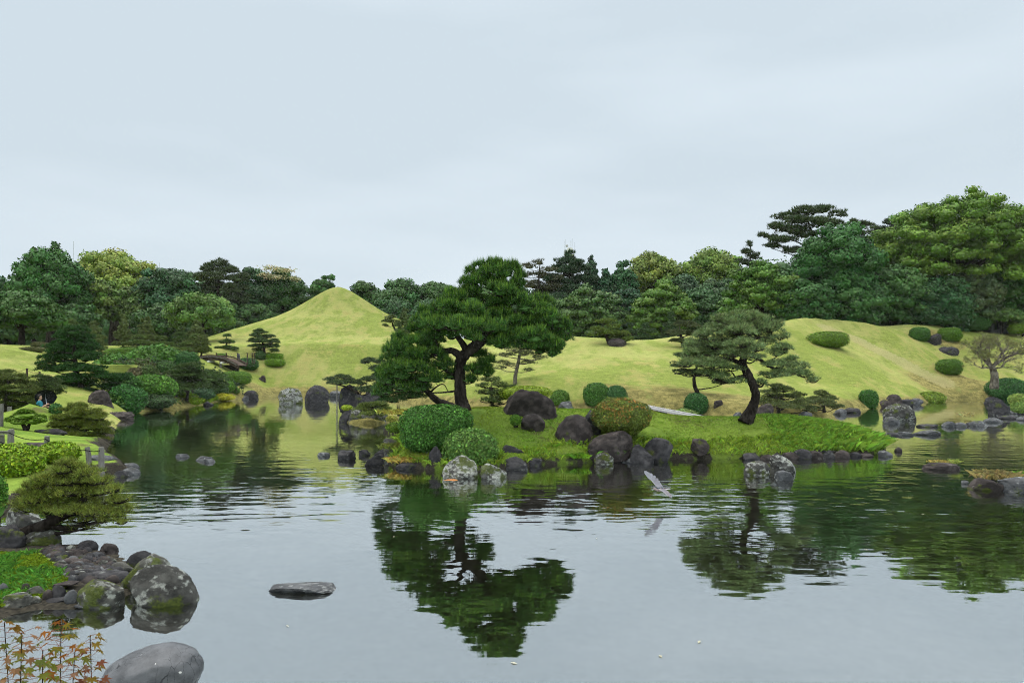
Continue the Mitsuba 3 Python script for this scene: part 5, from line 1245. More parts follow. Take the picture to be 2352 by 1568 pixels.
for i, (x0, x1, t, f, l) in enumerate(((1708, 1748, 1040, 1056, 'leftmost dark stone'), (1750, 1780, 1044, 1056, 'second stone from the left'), (1776, 1806, 1040, 1054, 'third stone from the left'), (1800, 1838, 1038, 1054, 'fourth stone from the left'),
                                      (1822, 1865, 1030, 1054, 'largest stone'), (1860, 1894, 1035, 1053, 'sixth, triangular stone'), (1890, 1919, 1033, 1053, 'seventh stone from the left'), (1914, 1954, 1033, 1051, 'broad brown stone'),
                                      (1952, 1980, 1037, 1049, 'ninth stone from the left'), (1975, 2008, 1040, 1049, 'flat stone'), (2018, 2052, 1034, 1048, 'pale stone'), (2058, 2074, 1026, 1037, 'small stone alone'))):
    R('edging_stone', l + (' of the edging along the front right shore of the island' if i < 10 else ' at the right tip of the island'), x0 - 3, x1 - 3, t, f, ['dark_rock', 'brown_rock'][i % 2] if i != 10 else 'grey_rock', group='edging stones of the island', rounded=0.55, cuts=5)
rng = np.random.default_rng(4)
ORD = ('leftmost', 'second', 'third', 'fourth', 'fifth', 'sixth', 'seventh', 'eighth', 'ninth', 'tenth', 'eleventh', 'twelfth', 'thirteenth', 'fourteenth', 'fifteenth', 'rightmost')
for i in range(16):
    x = 1745 + 12.0 * i + rng.uniform(-4, 4)
    R('edging_stone', f'small dark stone of the upper island edging course, {ORD[i]} from the left' if 0 < i < 15 else f'small dark stone of the upper island edging course, the {ORD[i]} one', x - 7, x + 8, 1029 + abs(i - 7) * 0.8 + rng.uniform(-1, 2), 1046, 'dark_rock', z=0.16, d=25.9, group='small edging stones of the island', rounded=0.6, sub=2)
R('rock', 'dark rock with a white crest in front of the island edging', 1708, 1772, 1058, 1091, 'lichen_rock', z=0.0, rounded=0.6, cuts=4)
R('rock', 'tilted lichen rock in the group before the island edging', 1765, 1828, 1047, 1088, 'lichen_rock', z=0.0, d=21.8, rounded=0.35, tilt=-0.25)
R('rock', 'grey pointed rock foremost in the group before the island edging', 1780, 1820, 1079, 1103, 'grey_rock', z=0.0, rounded=0.3)
# behind the island on the left: the rock islet and the two big boulders
R('rock', 'pale streaked boulder standing in the far water, left of a pair', 638, 695, 890, 927, 'white_rock', z=0.0, rounded=0.75, cuts=4, sink=0.8)
R('rock', 'dark round boulder standing in the far water, right of a pair', 700, 757, 884, 924, 'dark_rock', z=0.0, rounded=0.85, cuts=3, sink=0.8)
R('rock', 'grey rock on the far shore right of the boulder pair', 756, 790, 897, 912, 'grey_rock', z=0.0, rounded=0.5)
R('rock', 'grey rock at the far left shore beside the lawn', 560, 594, 896, 916, 'dark_rock', z=0.0, rounded=0.4)
R('rock', 'small flat rock at the foot of the far left shore rock', 556, 572, 909, 918, 'grey_rock', z=0.0)
R('rock', 'dark tall block at the left of the rock islet', 780, 830, 883, 940, 'dark_rock', z=0.0, d=50, rounded=0.25, cuts=8, sink=0.3)
R('rock', 'dark block behind the mossy islet rock', 806, 850, 905, 945, 'dark_rock', z=0.0, d=47, rounded=0.25, cuts=8)
R('rock', 'dark rock under the upright pine pads behind the islet', 838, 880, 890, 925, 'dark_rock', z=0.0, d=54, rounded=0.3)
R('rock', 'large pale brown mossy rock of the islet under the low pine', 802, 892, 934, 971, 'mossy_rock', z=0.0, rounded=0.45, cuts=6)
R('rock', 'small dark rock at the left waterline of the islet', 778, 812, 940, 970, 'dark_rock', z=0.0, rounded=0.3)
R('rock', 'small dark rock at the right waterline of the islet', 886, 910, 955, 968, 'dark_rock', z=0.0, rounded=0.3)
R('rock', 'grey rock on the left rear shore of the island', 918, 962, 954, 972, 'dark_rock', z=0.0, d=37, rounded=0.5)
# left bank
R('rock', 'tall dark waterfall rock on the left bank', 388, 416, 846, 905, 'dark_rock', z=0.8, d=67, rounded=0.2, cuts=8)
R('rock', 'broad dark rock at the water beneath the waterfall rock', 380, 420, 898, 934, 'dark_rock', z=0.0, d=61, rounded=0.35, cuts=7)
R('rock', 'grey slanting rock with pale edge below the mound pine', 418, 450, 892, 930, 'dark_rock', z=0.0, d=64, rounded=0.3)
R('rock', 'small dark rock at the water left of the yellow shrub', 466, 490, 921, 936, 'dark_rock', z=0.0, d=63, rounded=0.35)
R('rock', 'mossy sloping rock at the left waterline below the drooping shrub', 330, 376, 922, 945, 'mossy_rock', z=0.0, d=56, rounded=0.5)
R('rock', 'pale flat rock on the bare left shore', 228, 312, 945, 968, 'brown_rock', z=0.0, d=45, rounded=0.4)
R('rock', 'brown bank boulder behind the olive mound pine', 205, 260, 895, 950, 'brown_rock', z=0.4, d=47, rounded=0.5)
R('rock', 'dark stone heap by the oval clipped shrub on the mound side', 594, 612, 862, 876, 'brown_rock', z=1.6, d=88, rounded=0.3)
for i, (x0, x1, t, f, l) in enumerate(((254, 276, 1062, 1075, 'rounded grey-green stone left'), (276, 320, 1063, 1080, 'flat-topped grey stone at the back'), (280, 322, 1072, 1090, 'wide grey stone at the front'), (236, 262, 1066, 1086, 'pale stone by the post'),
                                      (262, 292, 1080, 1096, 'low dark stone left of the wide one'), (240, 258, 1078, 1090, 'little stone'))):
    R('shore_stone', l + ' of the point with the last fence post', x0, x1, t, f, 'grey_rock' if i != 4 else 'dark_rock', z=0.0, rounded=0.7, cuts=4)
R('rock', 'dark stone edging at the near end of the rope fence behind the azaleas', 44, 120, 1016, 1040, 'brown_rock', z=0.7, d=22.3, rounded=0.4, deep=0.4)
R('rock', 'pale stone at the path edge below the leaning fence post', 190, 262, 1044, 1068, 'grey_rock', z=0.2, d=22.0, rounded=0.6)
R('rock', 'dark low stone row under the olive mound pine', 160, 225, 1006, 1026, 'dark_rock', z=0.15, d=29.5, rounded=0.4, deep=0.4)
R('rock', 'dark stone row by the clipped little tree', 80, 150, 984, 1006, 'dark_rock', z=0.5, d=29, rounded=0.4, deep=0.4)
R('rock', 'lichen boulder with a pale round top beside the nearest pine', 14, 92, 1158, 1230, 'lichen_rock', z=0.0, d=13.8, rounded=0.7)
R('rock', 'dark boulder under the trunk of the nearest pine', 40, 140, 1212, 1268, 'mossy_rock', z=-0.05, d=12.7, rounded=0.5)
R('rock', 'dark rugged boulder at the left edge below the nearest pine', -30, 70, 1205, 1275, 'dark_rock', z=-0.05, d=12.4, rounded=0.3, cuts=7)
# stones in the water
R('water_stone', 'small pale stone tip in the water, left of three', 400, 432, 1042, 1051, 'grey_rock', rounded=0.4)
R('water_stone', 'small pale stone tip in the water, middle of three', 454, 486, 1047, 1057, 'grey_rock', rounded=0.4)
R('water_stone', 'small pale stone tip in the water, right of three', 468, 496, 1053, 1062, 'grey_rock', rounded=0.4)
R('water_stone', 'flat slate slab lying alone in the open water', 621, 776, 1338, 1360, 'grey_rock', z=0.0, rounded=0.2, cuts=8, deep=0.62, sink=0.5, lump=0.12, sub=4)
R('near_boulder', 'large smooth grey boulder with fine cracks at the bottom edge', 222, 466, 1486, 1600, 'cracked_rock', z=0.0, rounded=0.9, cuts=3, deep=0.7, sub=4, lump=0.10, seed=7, tilt=0.26)
# the two-lobed boulder and its neighbours
R('near_boulder', 'big lichen boulder with moss at the pebble shore, front lobe of two', 304, 458, 1296, 1387, 'lichen_rock', z=0.0, rounded=0.8, cuts=4, deep=0.7, sub=4, lump=0.14, seed=2, tilt=-0.30)
R('near_boulder', 'lichen-speckled boulder leaning behind the big front one', 280, 392, 1273, 1372, 'mossy_rock', z=0.0, d=10.1, rounded=0.8, cuts=3, sub=4, seed=5)
R('near_boulder', 'rounded grey-brown boulder left of the two-lobed pair', 178, 286, 1331, 1394, 'mossy_rock', z=0.0, rounded=0.6, cuts=5, sub=4, deep=0.7, seed=11)
R('near_boulder', 'dark grey wedge rock at the far side of the boulders', 290, 350, 1264, 1302, 'dark_rock', z=0.0, d=11.2, rounded=0.35, cuts=6)
R('near_boulder', 'mossy dark stone between the pebbles and the boulders', 250, 308, 1290, 1328, 'mossy_rock', z=0.0, d=11.0, rounded=0.6)
R('near_boulder', 'egg-shaped dark stone at the far end of the pebble spit', 180, 224, 1240, 1266, 'dark_rock', z=0.05, d=12.2, rounded=0.9)
R('near_boulder', 'brown blocky stone right of the egg-shaped one', 224, 270, 1247, 1276, 'brown_rock', z=0.0, d=12.0, rounded=0.45)
R('near_boulder', 'lichen-covered flat stone at the edge of the mossy grass', 158, 218, 1308, 1340, 'lichen_rock', z=0.1, d=10.5, rounded=0.5)
R('near_boulder', 'green-tinged boulder at the left edge of the near water', 0, 76, 1362, 1412, 'mossy_rock', z=0.0, d=9.3, rounded=0.6, sub=4)
R('near_boulder', 'smooth dark stone half under water with a pale pebble on it', 102, 178, 1370, 1408, 'dark_rock', z=0.0, d=9.5, rounded=0.8)
R('near_boulder', 'brownish stone above the smooth dark one', 130, 176, 1336, 1368, 'brown_rock', z=0.15, d=9.9, rounded=0.5)
R('near_boulder', 'dark submerged-looking slab behind the grey-brown boulder', 196, 300, 1310, 1342, 'dark_rock', z=0.0, d=10.4, rounded=0.6, deep=0.6)
for i, (x0, x1, t, f) in enumerate(((62, 100, 1352, 1372), (96, 122, 1360, 1380), (118, 148, 1350, 1376), (150, 180, 1360, 1388), (72, 92, 1375, 1388), (48, 70, 1345, 1362), (140, 180, 1398, 1412), (-4, 18, 1345, 1366), (12, 30, 1402, 1416), (30, 44, 1403, 1414),
                                    (175, 205, 1392, 1402), (208, 238, 1388, 1396), (158, 176, 1326, 1344))):
    R('pebble', ('lowest pale flat stone under the near left grass', 'grey-brown stone of the near left row, second along the grass edge', 'grey-brown stone of the near left row, third along the grass edge', 'grey-brown stone of the near left row, beside the big rounded boulder', 'little stone of the near left row, below the long one', 'stone at the upper left start of the near left row', 'pale oblong pebble lying on the smooth dark half-sunk stone', 'stone at the very left edge above the green-tinged boulder', 'tiny grey stone at the left corner waterline', 'tiny grey stone right of the left corner one', 'pale flat stone tip between the half-sunk stone and boulder', 'small grey stone at the foot of the rounded boulder', 'greenish stone between the mossy grass and lichen flat stone')[i] if i else 'long grey-brown stone of the near left row, first along the grass edge', x0 - 2, x1 + 2, t - 7, f, ['mossy_rock', 'brown_rock', 'dark_rock', 'grey_rock'][i % 4 if i < 8 else 3], z=0.03, d=ground_hit((x0 + x1) / 2, f - 3, 9.75) if f < 1390 else 9.35, rounded=0.85, group='stones along the near left water edge')
rng = np.random.default_rng(9)
for i in range(260):
    while True:
        px, py = rng.uniform(95, 300), rng.uniform(1252, 1330)
        if px > 95 + (py - 1250) * 0.75 and px < 215 + (py - 1250) * 1.05 and not (py < 1268 and px > 225):
            break
    w = rng.uniform(5, 17) * (0.8 + 0.4 * (py - 1250) / 80)
    d = 12.6 - (py - 1250) / 80 * 2.2
    d = ground_hit(px, py + w * 0.5, d)
    zt = EYE - (py - 850) / FOCAL * d
    tone = ['dark', 'dark', 'brown', 'dark', 'grey', 'brown', 'mossy'][i % 7]
    size = 'tiny' if w < 8 else 'small' if w < 11 else 'middling' if w < 14 else 'big'
    where = 'by the grass edge' if px < 140 + (py - 1250) * 0.8 else 'at the far waterline' if py < 1272 else 'next to the boulders' if px > 235 else 'in the thick of the heap'
    R('pebble', f'{size} {tone} rounded pebble {where} on the near left spit', px - w, px + w, py - w * 0.5, py + w * 1.1, ['dark_rock', 'dark_rock', 'brown_rock', 'dark_rock', 'grey_rock', 'brown_rock', 'mossy_rock'][i % 7], z=zt - w * 1.1 / FOCAL * d, d=d,
      rounded=0.9, cuts=3, sub=2, group='pebbles of the heap on the near left spit', sink=0.4, seed=i, deep=0.8)
# the right: standing rock, stepping stones, islets, shore stones
R('standing_rock', 'tall lichen-spotted square rock standing in the far right water', 2030, 2102, 926, 968, 'lichen_rock', z=0.0, d=44, rounded=0.35, cuts=6, sink=0.4, deep=0.6)
R('standing_rock', 'low rock with a white top in front of the standing lichen rock', 2030, 2068, 956, 974, 'grey_rock', z=0.0, d=41.5, rounded=0.6)
R('standing_rock', 'square dark rock by the water at the right edge', 2262, 2322, 910, 956, 'dark_rock', z=0.0, d=49, rounded=0.25, cuts=7)
for i, (x0, x1, t, f, l) in enumerate(((2032, 2062, 990, 1001, 'foremost left stepping stone'), (2060, 2100, 987, 1000, 'second stepping stone'), (2098, 2160, 981, 999, 'long stepping stone'), (2108, 2160, 970, 981, 'stepping stone behind the long one'),
                                      (2160, 2196, 962, 980, 'block-like stepping stone'), (2192, 2220, 965, 980, 'dark-sided stepping stone'), (2216, 2240, 965, 978, 'small stepping stone'), (2226, 2264, 960, 979, 'stepping stone under the reed tuft'),
                                      (2258, 2302, 955, 970, 'rounded pale stepping stone'), (2284, 2336, 950, 962, 'broad flat stepping stone'), (2318, 2346, 937, 950, 'stepping stone at the dark square rock'), (2336, 2392, 950, 966, 'stepping stone cut by the right edge'),
                                      (2340, 2394, 938, 950, 'farthest stepping stone at the right edge'))):
    R('stepping_stone', l + ' in the row across the right water', x0, x1, t + 0.3 * (f - t), f, 'grey_rock' if i % 3 else 'dark_rock', z=0.0, rounded=0.55, cuts=5, deep=0.7, group='stepping stones across the right water')
R('rock', 'flat pale stone in the water off the island right tip', 1956, 1992, 992, 1000, 'grey_rock', rounded=0.7)
R('rock', 'dark flat stone in the water off the island right tip', 1990, 2022, 993, 1004, 'dark_rock', rounded=0.7)
R('islet_rock', 'small flat rock islet with dry grass right of the island', 2124, 2205, 1062, 1079, 'brown_rock', rounded=0.5, deep=0.5)
R('islet_rock', 'lone pale stone tip left of the rock islet at the right edge', 2207, 2224, 1103, 1111, 'grey_rock', rounded=0.5)
R('islet_rock', 'pale front slab of the rock islet at the right edge', 2228, 2300, 1098, 1127, 'brown_rock', rounded=0.4)
R('islet_rock', 'grey boulder of the rock islet at the right edge', 2290, 2380, 1094, 1130, 'grey_rock', rounded=0.4)
R('islet_rock', 'dark stone at the back of the rock islet at the right edge', 2250, 2290, 1090, 1112, 'dark_rock', rounded=0.4)
for i, (x0, x1, t, f, d, m, l) in enumerate(((1738, 1780, 926, 958, 45, 'brown_rock', 'dark pointed rock on the far shore right of the crooked trunk'), (1830, 1865, 944, 962, 46, 'grey_rock', 'grey flat rock on the far shore between the low pines'),
                                            (1915, 1945, 938, 953, 50, 'grey_rock', 'grey rock on the far shore right of the low pine'), (1938, 1975, 936, 950, 52, 'dark_rock', 'dark rock on the far shore left of the water-edge shrub'),
                                            (2035, 2070, 905, 930, 62, 'brown_rock', 'brown rock heap on the far shore above the standing rock'), (2066, 2100, 916, 930, 62, 'dark_rock', 'dark rock on the far shore right of the brown heap'),
                                            (2020, 2046, 918, 934, 60, 'brown_rock', 'brown flat rock on the far shore left of the brown heap'), (2094, 2120, 914, 926, 64, 'grey_rock', 'grey rock on the far shore left of the arching grassy clump'),
                                            (1680, 1712, 945, 958, 47, 'grey_rock', 'grey rock at the far water left of the crooked trunk'), (1638, 1660, 918, 932, 50, 'brown_rock', 'small brown rock in the dry far bank'))):
    R('shore_rock', l, x0, x1, t, f, m, z=EYE - (f - 850) / FOCAL * d, d=d, rounded=0.4)
R('rock', 'dark rock on the lawn saddle behind the centre', 1396, 1442, 776, 796, 'brown_rock', z=5.9, d=77.5, rounded=0.4)
R('rock', 'split grey rock between two clipped shrubs on the right hill', 2126, 2166, 766, 792, 'dark_rock', z=6.0, d=88.5, rounded=0.3, cuts=7)
R('rock', 'small grey rock behind the right one of the paired clipped shrubs', 2154, 2180, 755, 768, 'grey_rock', z=7.4, d=91, rounded=0.3)
R('rock', 'flat dark rock on the right lawn below the paired shrubs', 2150, 2200, 796, 812, 'dark_rock', z=4.9, d=86, rounded=0.5)

# ------------------------------------------------------------------ built things
def rod(a, b, r, sides=8):
    return tube(np.array([a, b], float), [r, r], sides)


# the wooden arched bridge of the left bank
D_ = 86.0
key = thing('wooden_bridge', 'dark wooden arched footbridge with pale round beam ends on the left bank', 'bridge')
arc = [at(px_, py_, D_) for px_, py_ in ((448, 826), (465, 821), (482, 819), (500, 820), (516, 824), (530, 831), (545, 839))]
arc = smooth_line(np.array(arc), 4)
wide = np.array([0.25, 2.6, 0])


def ribbon(line, up, thick, side0, side1):
    a, b = line + side0 + [0, 0, up], line + side1 + [0, 0, up]
    c, e = a - [0, 0, thick], b - [0, 0, thick]
    n = len(line)
    v = np.vstack([a, b, c, e]); f = []
    for i in range(n - 1):
        for q0, q1 in ((0, n), (n, 3 * n), (3 * n, 2 * n), (2 * n, 0)):
            f += [[q0 + i, q1 + i, q1 + i + 1], [q0 + i, q1 + i + 1, q0 + i + 1]]
    return v, np.array(f)


part(key, 'deck', ribbon(arc, 0.0, 0.10, np.zeros(3), wide), 'dark_wood')
part(key, 'edge_beam', ribbon(arc, 0.22, 0.16, np.array([-0.03, -0.10, 0]), np.array([0.0, 0.10, 0])), 'dark_wood')
part(key, 'edge_beam', ribbon(arc, 0.22, 0.16, wide - [0, .1, 0], wide + [0.03, 0.10, 0]), 'dark_wood')
part(key, 'girder', ribbon(arc, -0.14, 0.28, np.array([0.06, 0.12, 0]), np.array([0.1, 0.36, 0])), 'dark_wood')
battens = []
for i in range(0, len(arc) - 1):
    for t_ in (0.0, 0.5):
        q = arc[i] * (1 - t_) + arc[i + 1] * t_
        battens.append(box(q + [0.0, -0.06, 0.02], (0.09, 0.10, 0.10)))
part(key, 'plank_ends', join(battens)[0], 'old_wood', kind='stuff')
for px_, y0_, y1_ in ((475, 826, 860), (507, 829, 866)):
    a_, b_ = at(px_, y1_, D_ + 0.3), at(px_, y0_, D_ + 0.3)
    part(key, 'post', rod(a_ - [0, 0, 0.6], b_, 0.15), 'old_wood', smooth=40)
for px_, py_ in ((479.5, 830), (510, 833)):
    c_ = at(px_, py_, D_)
    part(key, 'beam_end', rod(c_ + [0, -0.28, 0], c_ + [0, 1.5, 0], 0.12, 12), 'white_paint', smooth=40)

a_, b_ = at(452, 826, D_ + 2.6), at(546, 840, D_ + 2.6)
part(key, 'abutment', box(((a_[0] + b_[0]) / 2, D_ + 2.9, 2.7), (b_[0] - a_[0], 0.5, 1.9)), 'dark_rock')

# fences of posts and black ropes
def rope(a, b, sag, r=0.012, n=9):
    t = np.linspace(0, 1, n)[:, None]
    return tube(a * (1 - t) + b * t - np.array([0, 0, 1.0]) * sag * 4 * t * (1 - t), np.full(n, r), 5)


key = thing('rope_fence', 'low fence of weathered wooden posts with black ropes along the left path', 'fence')
near_posts = [(4, 998, 1023, 21.9, .075), (25, 986, 1025, 21.6, .085), (108, 1001, 1026, 21.2, .07), (206, 1026, 1062, 21.0, .07), (233, 1027, 1073, 20.8, .075)]
tops = []
for i, (px_, t_, f_, d_, r_) in enumerate(near_posts):
    b0, b1 = at(px_, f_, d_), at(px_ - (6 if i == 3 else 0), t_, d_)
    part(key, 'post', tube(np.array([b0 - [0, 0, 0.25], (b0 + b1) / 2, b1]), [r_ * 1.05, r_, r_ * 0.95], 9, np.random.default_rng(i), 0.06), 'old_wood', smooth=40)
    tops.append(b1 - [0, r_, 0.08])
for a_, b_, s_ in ((at(-60, 982, 22), tops[1], .04), (tops[1], tops[2], .10), (tops[2], tops[3], .12), (tops[3], tops[4], .03), (tops[0] - [0, 0, .12], tops[2] - [0, 0, 0.28], .12)):
    part(key, 'rope', rope(a_, b_, s_), 'black_rope', smooth=True)
part(key, 'rail', box((at(-12, 993, 21.9) + at(26, 993, 21.7)) / 2, (0.62, 0.10, 0.09)), 'old_wood')
key = thing('post_fence', 'old grey posts of the fence at the left edge by the olive pine', 'fence')
for px_, t_, f_, d_ in ((2, 928, 988, 29), (22, 934, 958, 33), (-14, 930, 985, 29)):
    a_, b_ = at(px_, f_, d_), at(px_, t_, d_)
    part(key, 'post', rod(a_ - [0, 0, .3], b_, 0.09), 'old_wood', smooth=40)
key = thing('rope_fence', 'thin rope fence with dark posts crossing the left lawn', 'fence')
pp = []
for px_, t_, f_, d_ in ((-30, 862, 873, 48), (62, 846, 859, 50), (91, 853, 867, 48)):
    a_, b_ = at(px_, f_, d_), at(px_, t_, d_)
    part(key, 'post', rod(a_ - [0, 0, .5], b_, 0.06), 'dark_wood', smooth=40)
    pp.append(b_ - [0, 0.07, 0.05])
for a_, b_ in zip(pp, pp[1:]):
    part(key, 'rope', rope(a_, b_, 0.12), 'black_rope', smooth=True)
part(key, 'rope', rope(pp[1], at(130, 842, 52), 0.1), 'black_rope', smooth=True)
key = thing('rope_fence', 'far fence of dark posts and ropes on the lawn right of the wooden bridge', 'fence')
pp = []
for px_ in (497, 520, 545.6, 568, 579.4, 584):
    a_, b_ = at(px_, 826, 91), at(px_, 810, 91)
    part(key, 'post', rod(a_ - [0, 0, .5], b_, 0.07), 'dark_wood', smooth=40)
    pp.append(b_ - [0, 0.08, 0.06])
for a_, b_ in zip(pp, pp[1:]):
    part(key, 'rope', rope(a_, b_, 0.08, 0.016), 'black_rope', smooth=True)
    part(key, 'rope', rope(a_ - [0, 0, .3], b_ - [0, 0, .3], 0.08, 0.016), 'black_rope', smooth=True)

# the white slab bridge behind the island
key = thing('slab_bridge', 'narrow white stone slab bridge from the island back to the far bank', 'bridge')
a_, b_ = np.array([8.75, 49.8, 0.62]), np.array([9.55, 36.2, 0.62])
for off in (-0.24, 0.24):
    part(key, 'slab', join([box((a_ + b_) / 2 + [off, 0, 0], (0.17, np.linalg.norm(a_ - b_), 0.12), math.atan2(b_[1] - a_[1], b_[0] - a_[0]) + math.pi / 2)])[0], 'pale_stone')
for t_ in (0.03, 0.35, 0.66, 0.97):
    c_ = a_ * (1 - t_) + b_ * t_
    part(key, 'pier', box((c_[0], c_[1], 0.0), (0.74, 0.3, 1.06)), 'dark_rock')
solo('prop_pole', 'thin upright pale pole in the water propping the small islet pine', 'pole', rod(np.append(at(774, 952, 50)[:2], -0.5), at(774, 882, 50), 0.045), 'old_wood', smooth=40)

# the stone structure at the right edge
key = thing('stone_structure', 'small weathered grey stone structure with upright slabs at the right edge', 'structure')
c_ = at(2296, 762, 99.0)
part(key, 'base', box(c_ + [0, 0.4, 0.0], (3.0, 1.6, 0.5)), 'grey_rock')
v_, f_ = rock_mesh((1.5, 1.1, 0.22), np.random.default_rng(2), 0.3, 3)
part(key, 'roof_slab', (v_ + c_ + [0, 0.4, 1.45], f_), 'grey_rock', smooth=30)
for dx in (-1.2, -0.75, -0.1, 0.4, 0.75, 1.15):
    part(key, 'upright_slab', box(c_ + [dx, -0.1 + 0.1 * (dx * 3 % 2), 0.75], (0.28 + 0.08 * abs(dx), 0.4, 1.2), dx), 'grey_rock')
v_, f_ = rock_mesh((0.20, 0.18, 0.42), np.random.default_rng(8), 0.6, 3)
solo('stone_post', 'small pale upright stone by the far rope fence', 'stone', (v_ + at(548, 820, 90.3), f_), 'grey_rock', smooth=True)

# far away: the aerial tower and two roofs with lightning rods
key = thing('aerial_tower', 'white aerial tower with a round dish and whip antennas above the conifers', 'tower')
D_ = 260.0
c_ = at(1309, 577, D_)
part(key, 'mast', rod([c_[0], c_[1] + 1.0, 0], c_ + [0, 1.0, 0.5], 0.9, 10), 'grey_metal', smooth=40)
part(key, 'dish', rod(c_ + [0, -0.6, 0], c_ + [0, 0.5, 0], 1.25, 20), 'white_paint', smooth=40)
part(key, 'dish', rod(c_ + [-1.5, -0.2, -0.1], c_ + [-1.5, 0.4, -0.1], 0.6, 14), 'grey_metal', smooth=40)
part(key, 'platform', rod(c_ + [-0.2, 0.6, -1.3], c_ + [-0.2, 0.6, -1.1], 1.9, 12), 'grey_metal', smooth=40)
part(key, 'horn', join([ball(c_ + [-1.0, 0.2, 1.9], (0.45, 0.4, 0.5), 1)])[0], 'concrete')
for dx, h in ((-1.9, 3.6), (-1.5, 4.2), (0.8, 4.6), (1.6, 3.0), (0.4, 3.8)):
    part(key, 'antenna', rod(c_ + [dx, 0.4, -1.0], c_ + [dx, 0.4, h], 0.045, 5), 'grey_metal')
for (px_, top_, roof_, x0_, x1_, l_) in ((165, 553, 607, 120, 240, 'grey block behind the left trees with a tall thin rod on its roof'), (363, 602, 632, 345, 400, 'grey block behind the left trees with a short thin rod on its roof')):
    key = thing('building', l_, 'building')
    D_ = 240.0
    r_ = at(px_, roof_, D_)
    w_ = (x1_ - x0_) / FOCAL * D_
    cx = ((x0_ + x1_) / 2 - 1176) / FOCAL * D_
    part(key, 'walls', box((cx, D_ + 6, r_[2] / 2), (w_, 12, r_[2])), 'concrete')
    part(key, 'roof', box((cx, D_ + 6, r_[2] + 0.15), (w_ + 0.5, 12.5, 0.3)), 'concrete')
    part(key, 'lightning_rod', rod([r_[0], D_ + 1, r_[2]], at(px_, top_, D_) + [0, 1, 0], 0.09, 5), 'grey_metal')
    for k in range(4):
        part(key, 'window', box((cx + (k - 1.5) * w_ / 4.4, D_ - 0.05, r_[2] - 2.2), (w_ / 7, 0.16, 1.4)), 'window_glass')

# ------------------------------------------------------------------ people
def flesh(bones, cell=0.03, it=6):
    """One continuous body from bones [(point, radius, point, radius), ...]."""
    m = None
    for a, ra, b, rb in bones:
        s = [m3.Manifold.sphere(r, 18).translate(list(map(float, p))) for p, r in ((a, ra), (b, rb))]
        h = m3.Manifold.batch_hull(s)
        m = h if m is None else m + h
    m = m.refine_to_length(cell)
    q = m.to_mesh()
    t = trimesh.Trimesh(q.vert_properties[:, :3], q.tri_verts, process=True)
    trimesh.smoothing.filter_taubin(t, iterations=it)
    return np.array(t.vertices), np.array(t.faces)


